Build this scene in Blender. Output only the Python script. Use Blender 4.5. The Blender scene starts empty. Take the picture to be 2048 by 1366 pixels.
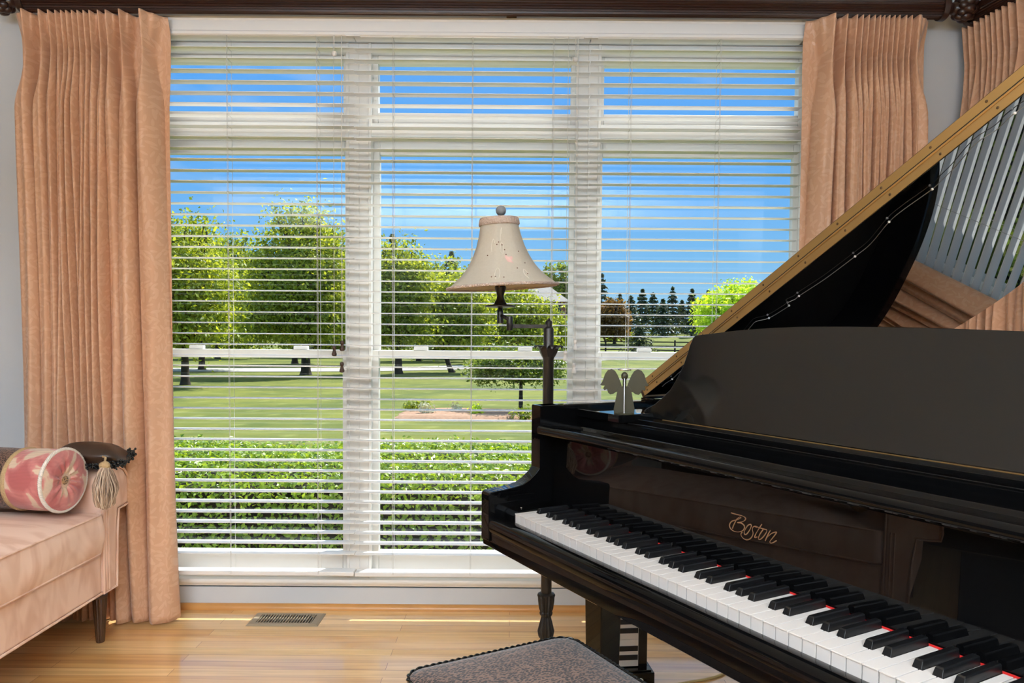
import bpy, bmesh, math, random
import numpy as np
from mathutils import Vector, Matrix, Quaternion

C = bpy.context.scene.collection
PI = math.pi
CAMH = 1.1478
random.seed(7)
rng = np.random.default_rng(11)

# ----------------------------------------------------------------- materials
def new_mat(name):
    m = bpy.data.materials.new(name); m.use_nodes = True
    nt = m.node_tree
    b = nt.nodes['Principled BSDF']
    return m, nt, b

def lin(r, g, b):
    f = lambda c: (c / 255 / 12.92) if c / 255 <= 0.04045 else ((c / 255 + 0.055) / 1.055) ** 2.4
    return (f(r), f(g), f(b), 1.0)

def mat(name, col, rough=0.5, metal=0.0, spec=0.5, coat=0.0, coat_rough=0.05, sheen=0.0, bump=0.0, bump_scale=200.0, var=0.0, var_scale=8.0):
    m, nt, b = new_mat(name)
    b.inputs['Base Color'].default_value = col
    b.inputs['Roughness'].default_value = rough
    b.inputs['Metallic'].default_value = metal
    b.inputs['Specular IOR Level'].default_value = spec
    b.inputs['Coat Weight'].default_value = coat
    b.inputs['Coat Roughness'].default_value = coat_rough
    b.inputs['Sheen Weight'].default_value = sheen
    if bump or var:
        tc = nt.nodes.new('ShaderNodeTexCoord')
    if var:
        n = nt.nodes.new('ShaderNodeTexNoise'); n.inputs['Scale'].default_value = var_scale; n.inputs['Detail'].default_value = 4
        nt.links.new(tc.outputs['Object'], n.inputs['Vector'])
        mx = nt.nodes.new('ShaderNodeMix'); mx.data_type = 'RGBA'
        mx.inputs[6].default_value = tuple(c * (1 - var) for c in col[:3]) + (1,)
        mx.inputs[7].default_value = tuple(min(1, c * (1 + var)) for c in col[:3]) + (1,)
        nt.links.new(n.outputs['Fac'], mx.inputs[0]); nt.links.new(mx.outputs[2], b.inputs['Base Color'])
    if bump:
        n2 = nt.nodes.new('ShaderNodeTexNoise'); n2.inputs['Scale'].default_value = bump_scale; n2.inputs['Detail'].default_value = 3
        nt.links.new(tc.outputs['Object'], n2.inputs['Vector'])
        bp = nt.nodes.new('ShaderNodeBump'); bp.inputs['Strength'].default_value = bump; bp.inputs['Distance'].default_value = 0.01
        nt.links.new(n2.outputs['Fac'], bp.inputs['Height']); nt.links.new(bp.outputs['Normal'], b.inputs['Normal'])
    return m

M = {}
M['wall'] = mat('wall_paint', lin(198, 202, 206), 0.7, bump=0.02, bump_scale=300)
M['dimmed_room'] = mat('dimmed_room_tone', (0.05, 0.042, 0.036, 1), 0.6)  # colour darkened to stand in for the unlit side of the room
M['ceiling'] = mat('ceiling_paint', (0.86, 0.85, 0.83, 1), 0.8)
M['trim'] = mat('trim_paint', (0.84, 0.83, 0.80, 1), 0.35)
M['vinyl'] = mat('window_vinyl', (0.82, 0.81, 0.78, 1), 0.4)
M['slat'] = mat('blind_slat', (0.85, 0.85, 0.84, 1), 0.35)
M['cord'] = mat('blind_cord', (0.62, 0.61, 0.58, 1), 0.7)
M['tassel_white'] = mat('pull_tassel', (0.75, 0.74, 0.72, 1), 0.4)
M['tassel_wood'] = mat('pull_tassel_wood', lin(66, 44, 30), 0.5)
M['mahogany'] = mat('carved_mahogany', lin(50, 27, 18), 0.32, var=0.35, var_scale=30, coat=0.2)
M['black'] = mat('black_polyester', (0.0025, 0.0025, 0.0027, 1), 0.012, spec=0.19)
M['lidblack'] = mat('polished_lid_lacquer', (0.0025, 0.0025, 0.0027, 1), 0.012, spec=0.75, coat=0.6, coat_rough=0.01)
M['satin'] = mat('black_satin', (0.005, 0.005, 0.005, 1), 0.08, spec=0.42)
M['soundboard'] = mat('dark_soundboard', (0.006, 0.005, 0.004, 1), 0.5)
M['brass'] = mat('brass', lin(186, 150, 94), 0.40, metal=0.8)
M['screw'] = mat('screw_steel', lin(92, 68, 40), 0.4, metal=0.6)
M['ivory'] = mat('white_key', lin(208, 203, 198), 0.25, spec=0.5)
M['ebony'] = mat('black_key', (0.006, 0.006, 0.0065, 1), 0.30, spec=0.4)
M['felt'] = mat('red_felt', lin(190, 22, 16), 0.9)
M['gold_ink'] = mat('gold_lettering', lin(122, 86, 58), 0.6)
M['bronze'] = mat('lamp_bronze', lin(46, 42, 39), 0.35, metal=0.5, var=0.3, var_scale=60, bump=0.1, bump_scale=300)
M['stone'] = mat('grey_finial', lin(122, 124, 126), 0.5)
M['lampbrass'] = mat('lamp_socket_brass', lin(150, 110, 60), 0.35, metal=0.8)
M['pewter'] = mat('angel_metal', lin(60, 57, 40), 0.45, metal=0.3, var=0.15, var_scale=40)
M['silver'] = mat('bright_metal', (0.8, 0.8, 0.8, 1), 0.2, metal=1)
M['vent'] = mat('vent_bronze', lin(158, 144, 122), 0.38, metal=0.3)
M['dark'] = mat('painted_shade', (0.004, 0.004, 0.004, 1), 0.8)  # flat black that stands in for shade in hinge groove and vent
M['ropew'] = mat('white_rope', lin(226, 218, 208), 0.65)
M['tantrim'] = mat('tan_braid', lin(186, 158, 116), 0.8, bump=0.6, bump_scale=160)
def thread_mat():
    m, nt, b = new_mat('tassel_thread'); g = nt.nodes.new('ShaderNodeNewGeometry')
    mx = nt.nodes.new('ShaderNodeMix'); mx.data_type = 'RGBA'; mx.inputs[6].default_value = lin(136, 108, 90); mx.inputs[7].default_value = lin(216, 192, 168)
    nt.links.new(g.outputs['Random Per Island'], mx.inputs[0]); nt.links.new(mx.outputs[2], b.inputs['Base Color']); b.inputs['Roughness'].default_value = .5
    return m
M['tassel'] = thread_mat()
M['beads'] = mat('jet_beads', (0.008, 0.007, 0.006, 1), 0.18)
M['darksilk'] = mat('dark_brown_silk', lin(58, 42, 32), 0.35, var=0.4, var_scale=25)
M['legwood'] = mat('sofa_leg_wood', lin(70, 46, 30), 0.35, var=0.3, var_scale=40)
M['shoe'] = mat('oak_moulding', lin(196, 140, 78), 0.35, var=0.18, var_scale=9)
M['bark'] = mat('tree_bark', lin(62, 52, 42), 0.9, var=0.4, var_scale=8)
M['asphalt'] = mat('driveway', lin(188, 184, 180), 0.9, var=0.08, var_scale=2)
M['mulch'] = mat('mulch', lin(176, 138, 112), 0.95, var=0.45, var_scale=14)
M['fence'] = mat('black_fence', (0.012, 0.011, 0.01, 1), 0.7)
M['brick'] = mat('far_brick', lin(150, 100, 82), 0.9, var=0.2, var_scale=3)
M['roof'] = mat('far_roof', lin(176, 166, 158), 0.9, var=0.15, var_scale=3)
M['farglass'] = mat('far_window', lin(50, 58, 64), 0.2)
M['petal'] = mat('pale_flowers', lin(230, 226, 190), 0.8)
M['creampillow'] = mat('cream_pillow', lin(206, 186, 150), 0.8)
M['wire'] = mat('fairy_wire', lin(140, 136, 130), 0.4, metal=0.6)
M['bulb'] = mat('fairy_bulb', (0.85, 0.85, 0.85, 1), 0.15)
M['cable'] = mat('tan_cable', lin(196, 176, 120), 0.5)
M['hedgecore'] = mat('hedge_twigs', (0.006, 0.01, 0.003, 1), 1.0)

def glass_mat():
    m = bpy.data.materials.new('window_glass'); m.use_nodes = True
    nt = m.node_tree; nt.nodes.clear()
    out = nt.nodes.new('ShaderNodeOutputMaterial'); mix = nt.nodes.new('ShaderNodeMixShader')
    tr = nt.nodes.new('ShaderNodeBsdfTransparent'); gl = nt.nodes.new('ShaderNodeBsdfGlossy')
    gl.inputs['Roughness'].default_value = 0.0
    tr.inputs['Color'].default_value = (0.97, 0.985, 0.98, 1)
    ge = nt.nodes.new('ShaderNodeNewGeometry'); dp = nt.nodes.new('ShaderNodeVectorMath'); dp.operation = 'DOT_PRODUCT'
    nt.links.new(ge.outputs['Normal'], dp.inputs[0]); nt.links.new(ge.outputs['Incoming'], dp.inputs[1])
    ab = nt.nodes.new('ShaderNodeMath'); ab.operation = 'ABSOLUTE'; nt.links.new(dp.outputs['Value'], ab.inputs[0])
    om = nt.nodes.new('ShaderNodeMath'); om.operation = 'SUBTRACT'; om.inputs[0].default_value = 1.0; nt.links.new(ab.outputs[0], om.inputs[1])
    pw = nt.nodes.new('ShaderNodeMath'); pw.operation = 'POWER'; pw.inputs[1].default_value = 5.0; nt.links.new(om.outputs[0], pw.inputs[0])
    fr = nt.nodes.new('ShaderNodeMath'); fr.operation = 'MULTIPLY_ADD'; fr.inputs[1].default_value = 0.96; fr.inputs[2].default_value = 0.026; nt.links.new(pw.outputs[0], fr.inputs[0])
    nt.links.new(fr.outputs[0], mix.inputs[0]); nt.links.new(tr.outputs[0], mix.inputs[1]); nt.links.new(gl.outputs[0], mix.inputs[2])
    nt.links.new(mix.outputs[0], out.inputs['Surface'])
    return m
M['glass'] = glass_mat()

def fabric_mat(name, base, dark, pale, transl=0.3, tcol=(0.95, 0.55, 0.28, 1), scale=11.0):
    """woven damask: leafy sprigs in the weave, light passes through a little"""
    m, nt, b = new_mat(name)
    L = nt.links.new
    uv = nt.nodes.new('ShaderNodeUVMap')
    def VM(op, a, bb=None, sc=None):
        q = nt.nodes.new('ShaderNodeVectorMath'); q.operation = op; L(a, q.inputs[0])
        if bb is not None:
            if isinstance(bb, tuple): q.inputs[1].default_value = bb
            else: L(bb, q.inputs[1])
        if sc is not None: q.inputs['Scale'].default_value = sc
        return q.outputs['Value'] if op == 'LENGTH' else q.outputs[0]
    masks = []
    for sc_, offs in ((scale, (0, 0, 0)), (scale * 1.35, (3.3, 1.7, 0))):
        p = VM('ADD', VM('SCALE', uv.outputs[0], sc=sc_), offs)
        v = nt.nodes.new('ShaderNodeTexVoronoi'); v.voronoi_dimensions = '2D'; v.inputs['Scale'].default_value = 1.0; v.inputs['Randomness'].default_value = .7; L(p, v.inputs['Vector'])
        loc = VM('SUBTRACT', p, v.outputs['Position'])
        sp = nt.nodes.new('ShaderNodeSeparateColor'); L(v.outputs['Color'], sp.inputs[0])
        an = nt.nodes.new('ShaderNodeMath'); an.operation = 'MULTIPLY'; an.inputs[1].default_value = 6.28; L(sp.outputs[0], an.inputs[0])
        ro = nt.nodes.new('ShaderNodeVectorRotate'); ro.rotation_type = 'Z_AXIS'; L(loc, ro.inputs['Vector']); L(an.outputs[0], ro.inputs['Angle'])
        ln = VM('LENGTH', VM('MULTIPLY', ro.outputs[0], (1 / .17, 1 / .52, 0)))
        r0 = nt.nodes.new('ShaderNodeMapRange'); r0.inputs[1].default_value = .80; r0.inputs[2].default_value = 1.0; r0.inputs[3].default_value = 1.0; r0.inputs[4].default_value = 0.0; L(ln, r0.inputs[0])
        masks.append(r0.outputs[0])
    mm_ = nt.nodes.new('ShaderNodeMath'); mm_.operation = 'MAXIMUM'; L(masks[0], mm_.inputs[0]); L(masks[1], mm_.inputs[1])
    r = nt.nodes.new('ShaderNodeMix'); r.data_type = 'RGBA'; r.inputs[6].default_value = dark; r.inputs[7].default_value = pale; L(mm_.outputs[0], r.inputs[0])
    mr = nt.nodes.new('ShaderNodeMapRange'); mr.inputs[3].default_value = 0.62; mr.inputs[4].default_value = 0.36
    L(mm_.outputs[0], mr.inputs[0])
    L(mr.outputs[0], b.inputs['Roughness'])
    L(r.outputs[2], b.inputs['Base Color'])
    b.inputs['Sheen Weight'].default_value = 0.3; b.inputs['Sheen Roughness'].default_value = 0.4
    bp = nt.nodes.new('ShaderNodeBump'); bp.inputs['Strength'].default_value = 0.35; bp.inputs['Distance'].default_value = 0.004
    n2 = nt.nodes.new('ShaderNodeTexNoise'); n2.inputs['Scale'].default_value = 30; n2.inputs['Detail'].default_value = 4
    L(uv.outputs[0], n2.inputs['Vector'])
    add = nt.nodes.new('ShaderNodeMath'); add.operation = 'MULTIPLY_ADD'; add.inputs[1].default_value = .35; L(mm_.outputs[0], add.inputs[0]); L(n2.outputs['Fac'], add.inputs[2])
    L(add.outputs[0], bp.inputs['Height']); L(bp.outputs[0], b.inputs['Normal'])
    t = nt.nodes.new('ShaderNodeBsdfTranslucent'); t.inputs['Color'].default_value = tcol
    mx = nt.nodes.new('ShaderNodeMixShader'); mx.inputs[0].default_value = transl
    out = nt.nodes['Material Output']
    L(b.outputs[0], mx.inputs[1]); L(t.outputs[0], mx.inputs[2]); L(mx.outputs[0], out.inputs['Surface'])
    return m
M['curtain'] = fabric_mat('peach_damask', lin(224, 178, 138), lin(218, 172, 138), lin(226, 184, 151), 0.15, scale=24.0)

def velvet_mat():
    m, nt, b = new_mat('peach_velvet'); L = nt.links.new
    tc = nt.nodes.new('ShaderNodeTexCoord')
    mp = nt.nodes.new('ShaderNodeMapping'); mp.inputs['Scale'].default_value = (2.2, 6, 2.2); L(tc.outputs['Object'], mp.inputs[0])
    n = nt.nodes.new('ShaderNodeTexNoise'); n.inputs['Scale'].default_value = 1.6; n.inputs['Detail'].default_value = 2; n.inputs['Distortion'].default_value = 1.4
    L(mp.outputs[0], n.inputs['Vector'])
    r = nt.nodes.new('ShaderNodeValToRGB')
    r.color_ramp.elements[0].position = 0.36; r.color_ramp.elements[0].color = lin(222, 180, 156)
    r.color_ramp.elements[1].position = 0.56; r.color_ramp.elements[1].color = lin(240, 206, 186)
    L(n.outputs['Fac'], r.inputs[0]); L(r.outputs[0], b.inputs['Base Color'])
    b.inputs['Roughness'].default_value = 0.75; b.inputs['Sheen Weight'].default_value = 0.5; b.inputs['Sheen Roughness'].default_value = 0.3
    b.inputs['Sheen Tint'].default_value = lin(245, 214, 196)
    return m
M['velvet'] = velvet_mat()

def spot_mat(name, base, base2, spot, scale, thr, rough=0.85):
    m, nt, b = new_mat(name); L = nt.links.new
    tc = nt.nodes.new('ShaderNodeTexCoord')
    v = nt.nodes.new('ShaderNodeTexVoronoi'); v.inputs['Scale'].default_value = scale; v.inputs['Randomness'].default_value = 0.8
    mp = nt.nodes.new('ShaderNodeMapping'); mp.inputs['Scale'].default_value = (1.0, 0.62, 1.0); mp.inputs['Rotation'].default_value = (0, 0, 0.5)
    L(tc.outputs['Object'], mp.inputs[0]); L(mp.outputs[0], v.inputs['Vector'])
    n = nt.nodes.new('ShaderNodeTexNoise'); n.inputs['Scale'].default_value = 12; L(tc.outputs['Object'], n.inputs['Vector'])
    mx = nt.nodes.new('ShaderNodeMix'); mx.data_type = 'RGBA'; mx.inputs[6].default_value = base; mx.inputs[7].default_value = base2
    L(n.outputs['Fac'], mx.inputs[0])
    r = nt.nodes.new('ShaderNodeValToRGB'); r.color_ramp.elements[0].position = thr; r.color_ramp.elements[1].position = thr + 0.1
    L(v.outputs['Distance'], r.inputs[0])
    mx2 = nt.nodes.new('ShaderNodeMix'); mx2.data_type = 'RGBA'; mx2.inputs[6].default_value = spot
    L(r.outputs[0], mx2.inputs[0]); L(mx.outputs[2], mx2.inputs[7]); L(mx2.outputs[2], b.inputs['Base Color'])
    b.inputs['Roughness'].default_value = rough; b.inputs['Sheen Weight'].default_value = 0.2
    bp = nt.nodes.new('ShaderNodeBump'); bp.inputs['Strength'].default_value = 0.3; bp.inputs['Distance'].default_value = 0.003
    L(v.outputs['Distance'], bp.inputs['Height']); L(bp.outputs[0], b.inputs['Normal'])
    return m
M['leopard'] = spot_mat('leopard_weave', lin(124, 94, 78), lin(104, 77, 64), lin(16, 10, 8), 230, 0.45)
M['leopard_dark'] = spot_mat('leopard_weave_dark', lin(128, 98, 80), lin(104, 74, 60), lin(40, 25, 19), 190, 0.40)
M['button'] = spot_mat('leopard_button', lin(170, 138, 100), lin(150, 118, 84), lin(40, 28, 20), 220, 0.30)

def floral_mat():
    m, nt, b = new_mat('faded_rose_silk'); L = nt.links.new
    tc = nt.nodes.new('ShaderNodeTexCoord')
    n = nt.nodes.new('ShaderNodeTexNoise'); n.inputs['Scale'].default_value = 9.0; n.inputs['Detail'].default_value = 3; n.inputs['Distortion'].default_value = 0.9
    L(tc.outputs['Object'], n.inputs['Vector'])
    r = nt.nodes.new('ShaderNodeValToRGB'); r.color_ramp.interpolation = 'LINEAR'
    r.color_ramp.elements[0].position = 0.40; r.color_ramp.elements[0].color = lin(186, 100, 98)
    r.color_ramp.elements[1].position = 0.515; r.color_ramp.elements[1].color = lin(212, 134, 128)
    e = r.color_ramp.elements.new(0.55); e.color = lin(222, 196, 170)
    e = r.color_ramp.elements.new(0.75); e.color = lin(226, 200, 172)
    L(n.outputs['Fac'], r.inputs[0])
    w = nt.nodes.new('ShaderNodeTexWave'); w.inputs['Scale'].default_value = 70; w.bands_direction = 'Z'; w.inputs['Distortion'].default_value = 1.5
    L(tc.outputs['Object'], w.inputs['Vector'])
    mx = nt.nodes.new('ShaderNodeMix'); mx.data_type = 'RGBA'; mx.blend_type = 'MULTIPLY'; mx.inputs[0].default_value = 0.16
    L(r.outputs[0], mx.inputs[6]); L(w.outputs['Color'], mx.inputs[7]); L(mx.outputs[2], b.inputs['Base Color'])
    b.inputs['Roughness'].default_value = 0.45; b.inputs['Sheen Weight'].default_value = 0.3
    return m
M['floral'] = floral_mat()

def shade_mat():
    m, nt, b = new_mat('cream_lampshade'); L = nt.links.new
    tc = nt.nodes.new('ShaderNodeTexCoord')
    n = nt.nodes.new('ShaderNodeTexNoise'); n.inputs['Scale'].default_value = 160; L(tc.outputs['Object'], n.inputs['Vector'])
    mx = nt.nodes.new('ShaderNodeMix'); mx.data_type = 'RGBA'; mx.inputs[6].default_value = lin(186, 179, 164); mx.inputs[7].default_value = lin(204, 197, 182)
    L(n.outputs['Fac'], mx.inputs[0]); L(mx.outputs[2], b.inputs['Base Color'])
    b.inputs['Roughness'].default_value = 0.8
    t = nt.nodes.new('ShaderNodeBsdfTranslucent'); t.inputs['Color'].default_value = lin(214, 198, 166)
    ms = nt.nodes.new('ShaderNodeMixShader'); ms.inputs[0].default_value = 0.3
    L(b.outputs[0], ms.inputs[1]); L(t.outputs[0], ms.inputs[2]); L(ms.outputs[0], nt.nodes['Material Output'].inputs['Surface'])
    return m
M['shade'] = shade_mat()
M['braid'] = mat('shade_braid', lin(186, 166, 152), 0.8, bump=0.8, bump_scale=220, var=0.15, var_scale=120)
M['embroid_pink'] = mat('pink_embroidery', lin(206, 168, 158), 0.8)
M['embroid_cream'] = mat('cream_embroidery', lin(228, 220, 204), 0.8)
M['embroid_bead'] = mat('brown_bead', lin(120, 84, 66), 0.5)

def floor_mat():
    m, nt, b = new_mat('maple_boards'); L = nt.links.new
    tc = nt.nodes.new('ShaderNodeTexCoord')
    br = nt.nodes.new('ShaderNodeTexBrick')
    br.offset = 0.37; br.offset_frequency = 2; br.squash = 1.0
    br.inputs['Scale'].default_value = 1.0; br.inputs['Mortar Size'].default_value = 0.0008; br.inputs['Mortar Smooth'].default_value = 0.2
    br.inputs['Brick Width'].default_value = 1.15; br.inputs['Row Height'].default_value = 0.0572; br.inputs['Bias'].default_value = 0.0
    br.inputs['Color1'].default_value = (0, 0, 0, 1); br.inputs['Color2'].default_value = (1, 1, 1, 1); br.inputs['Mortar'].default_value = (0.0, 0.0, 0.0, 1)
    L(tc.outputs['Object'], br.inputs['Vector'])
    ramp = nt.nodes.new('ShaderNodeValToRGB')
    ramp.color_ramp.elements[0].color = lin(220, 170, 106); ramp.color_ramp.elements[1].color = lin(240, 202, 142)
    L(br.outputs['Color'], ramp.inputs[0])
    mp = nt.nodes.new('ShaderNodeMapping'); mp.inputs['Scale'].default_value = (2.0, 38, 1); L(tc.outputs['Object'], mp.inputs[0])
    n = nt.nodes.new('ShaderNodeTexNoise'); n.inputs['Scale'].default_value = 1.0; n.inputs['Detail'].default_value = 6; n.inputs['Distortion'].default_value = 0.6
    L(mp.outputs[0], n.inputs['Vector'])
    r2 = nt.nodes.new('ShaderNodeValToRGB'); r2.color_ramp.elements[0].position = 0.3; r2.color_ramp.elements[0].color = (0.66, 0.56, 0.48, 1)
    r2.color_ramp.elements[1].position = 0.62; r2.color_ramp.elements[1].color = (1.05, 1.03, 1.0, 1)
    L(n.outputs['Fac'], r2.inputs[0])
    mx = nt.nodes.new('ShaderNodeMix'); mx.data_type = 'RGBA'; mx.blend_type = 'MULTIPLY'; mx.inputs[0].default_value = 0.75
    L(ramp.outputs[0], mx.inputs[6]); L(r2.outputs[0], mx.inputs[7])
    mm = nt.nodes.new('ShaderNodeMix'); mm.data_type = 'RGBA'; mm.inputs[7].default_value = lin(120, 78, 40)
    L(br.outputs['Fac'], mm.inputs[0]); L(mx.outputs[2], mm.inputs[6])
    L(mm.outputs[2], b.inputs['Base Color'])
    b.inputs['Roughness'].default_value = 0.30; b.inputs['Coat Weight'].default_value = 1.0; b.inputs['Coat Roughness'].default_value = 0.10; b.inputs['Coat IOR'].default_value = 1.75
    return m
M['floor'] = floor_mat()

def leaf_mat(name, c1, c2, transl=0.45, rough=0.5, scale=0.9):
    m, nt, b = new_mat(name); L = nt.links.new
    g = nt.nodes.new('ShaderNodeNewGeometry')
    mx = nt.nodes.new('ShaderNodeMix'); mx.data_type = 'RGBA'; mx.inputs[6].default_value = c1; mx.inputs[7].default_value = c2
    L(g.outputs['Random Per Island'], mx.inputs[0]); L(mx.outputs[2], b.inputs['Base Color'])
    b.inputs['Roughness'].default_value = rough
    t = nt.nodes.new('ShaderNodeBsdfTranslucent')
    hs = nt.nodes.new('ShaderNodeMix'); hs.data_type = 'RGBA'; hs.blend_type = 'MULTIPLY'; hs.inputs[0].default_value = 1.0; hs.inputs[7].default_value = (2.2, 1.9, 0.9, 1)
    L(mx.outputs[2], hs.inputs[6]); L(hs.outputs[2], t.inputs['Color'])
    ms = nt.nodes.new('ShaderNodeMixShader'); ms.inputs[0].default_value = transl
    L(b.outputs[0], ms.inputs[1]); L(t.outputs[0], ms.inputs[2]); L(ms.outputs[0], nt.nodes['Material Output'].inputs['Surface'])
    return m
M['leaf'] = leaf_mat('pear_leaf', lin(88, 112, 24), lin(182, 192, 74))
M['leaf_mid'] = leaf_mat('maple_leaf', lin(80, 104, 30), lin(158, 172, 66))
M['leaf_lime'] = leaf_mat('lime_leaf', lin(150, 186, 40), lin(206, 224, 78))
M['leaf_weep'] = leaf_mat('weeping_leaf', lin(60, 88, 34), lin(132, 152, 72))
M['leaf_rust'] = leaf_mat('rust_leaf', lin(96, 74, 40), lin(140, 110, 58))
M['needle'] = leaf_mat('conifer_needle', lin(38, 56, 34), lin(92, 108, 66), 0.2)
M['needle_blue'] = leaf_mat('spruce_needle', lin(84, 104, 92), lin(120, 138, 124), 0.15)
M['hedge'] = leaf_mat('boxwood_leaf', lin(84, 122, 26), lin(170, 196, 70), 0.3, 0.35)

def lawn_mat():
    m, nt, b = new_mat('mown_lawn'); L = nt.links.new
    tc = nt.nodes.new('ShaderNodeTexCoord')
    n1 = nt.nodes.new('ShaderNodeTexNoise'); n1.inputs['Scale'].default_value = 0.35; n1.inputs['Detail'].default_value = 5; n1.inputs['Roughness'].default_value = 0.65
    L(tc.outputs['Object'], n1.inputs['Vector'])
    r = nt.nodes.new('ShaderNodeValToRGB')
    r.color_ramp.elements[0].position = 0.40; r.color_ramp.elements[0].color = lin(82, 96, 10)
    r.color_ramp.elements[1].position = 0.60; r.color_ramp.elements[1].color = lin(118, 122, 32)
    L(n1.outputs['Fac'], r.inputs[0])
    mp = nt.nodes.new('ShaderNodeMapping'); mp.inputs['Rotation'].default_value = (0, 0, 0.65); L(tc.outputs['Object'], mp.inputs[0])
    w = nt.nodes.new('ShaderNodeTexWave'); w.inputs['Scale'].default_value = 0.32; w.inputs['Distortion'].default_value = 0.4; L(mp.outputs[0], w.inputs['Vector'])
    mp2 = nt.nodes.new('ShaderNodeMapping'); mp2.inputs['Rotation'].default_value = (0, 0, -0.75); L(tc.outputs['Object'], mp2.inputs[0])
    w2 = nt.nodes.new('ShaderNodeTexWave'); w2.inputs['Scale'].default_value = 0.25; w2.inputs['Distortion'].default_value = 0.4; L(mp2.outputs[0], w2.inputs['Vector'])
    mu = nt.nodes.new('ShaderNodeMath'); mu.operation = 'MULTIPLY'; L(w.outputs['Fac'], mu.inputs[0]); L(w2.outputs['Fac'], mu.inputs[1])
    mr = nt.nodes.new('ShaderNodeMapRange'); mr.inputs[1].default_value = 0.75; mr.inputs[2].default_value = 1.0; mr.inputs[3].default_value = 0; mr.inputs[4].default_value = 0.45
    L(mu.outputs[0], mr.inputs[0])
    mx = nt.nodes.new('ShaderNodeMix'); mx.data_type = 'RGBA'; mx.inputs[7].default_value = lin(148, 152, 78)
    L(mr.outputs[0], mx.inputs[0]); L(r.outputs[0], mx.inputs[6])
    n3 = nt.nodes.new('ShaderNodeTexNoise'); n3.inputs['Scale'].default_value = 14; n3.inputs['Detail'].default_value = 4; L(tc.outputs['Object'], n3.inputs['Vector'])
    m3 = nt.nodes.new('ShaderNodeMix'); m3.data_type = 'RGBA'; m3.blend_type = 'OVERLAY'; m3.inputs[0].default_value = 0.3
    L(mx.outputs[2], m3.inputs[6]); L(n3.outputs['Fac'], m3.inputs[7]); L(m3.outputs[2], b.inputs['Base Color'])
    b.inputs['Roughness'].default_value = 0.9
    return m
M['lawn'] = lawn_mat()

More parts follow.
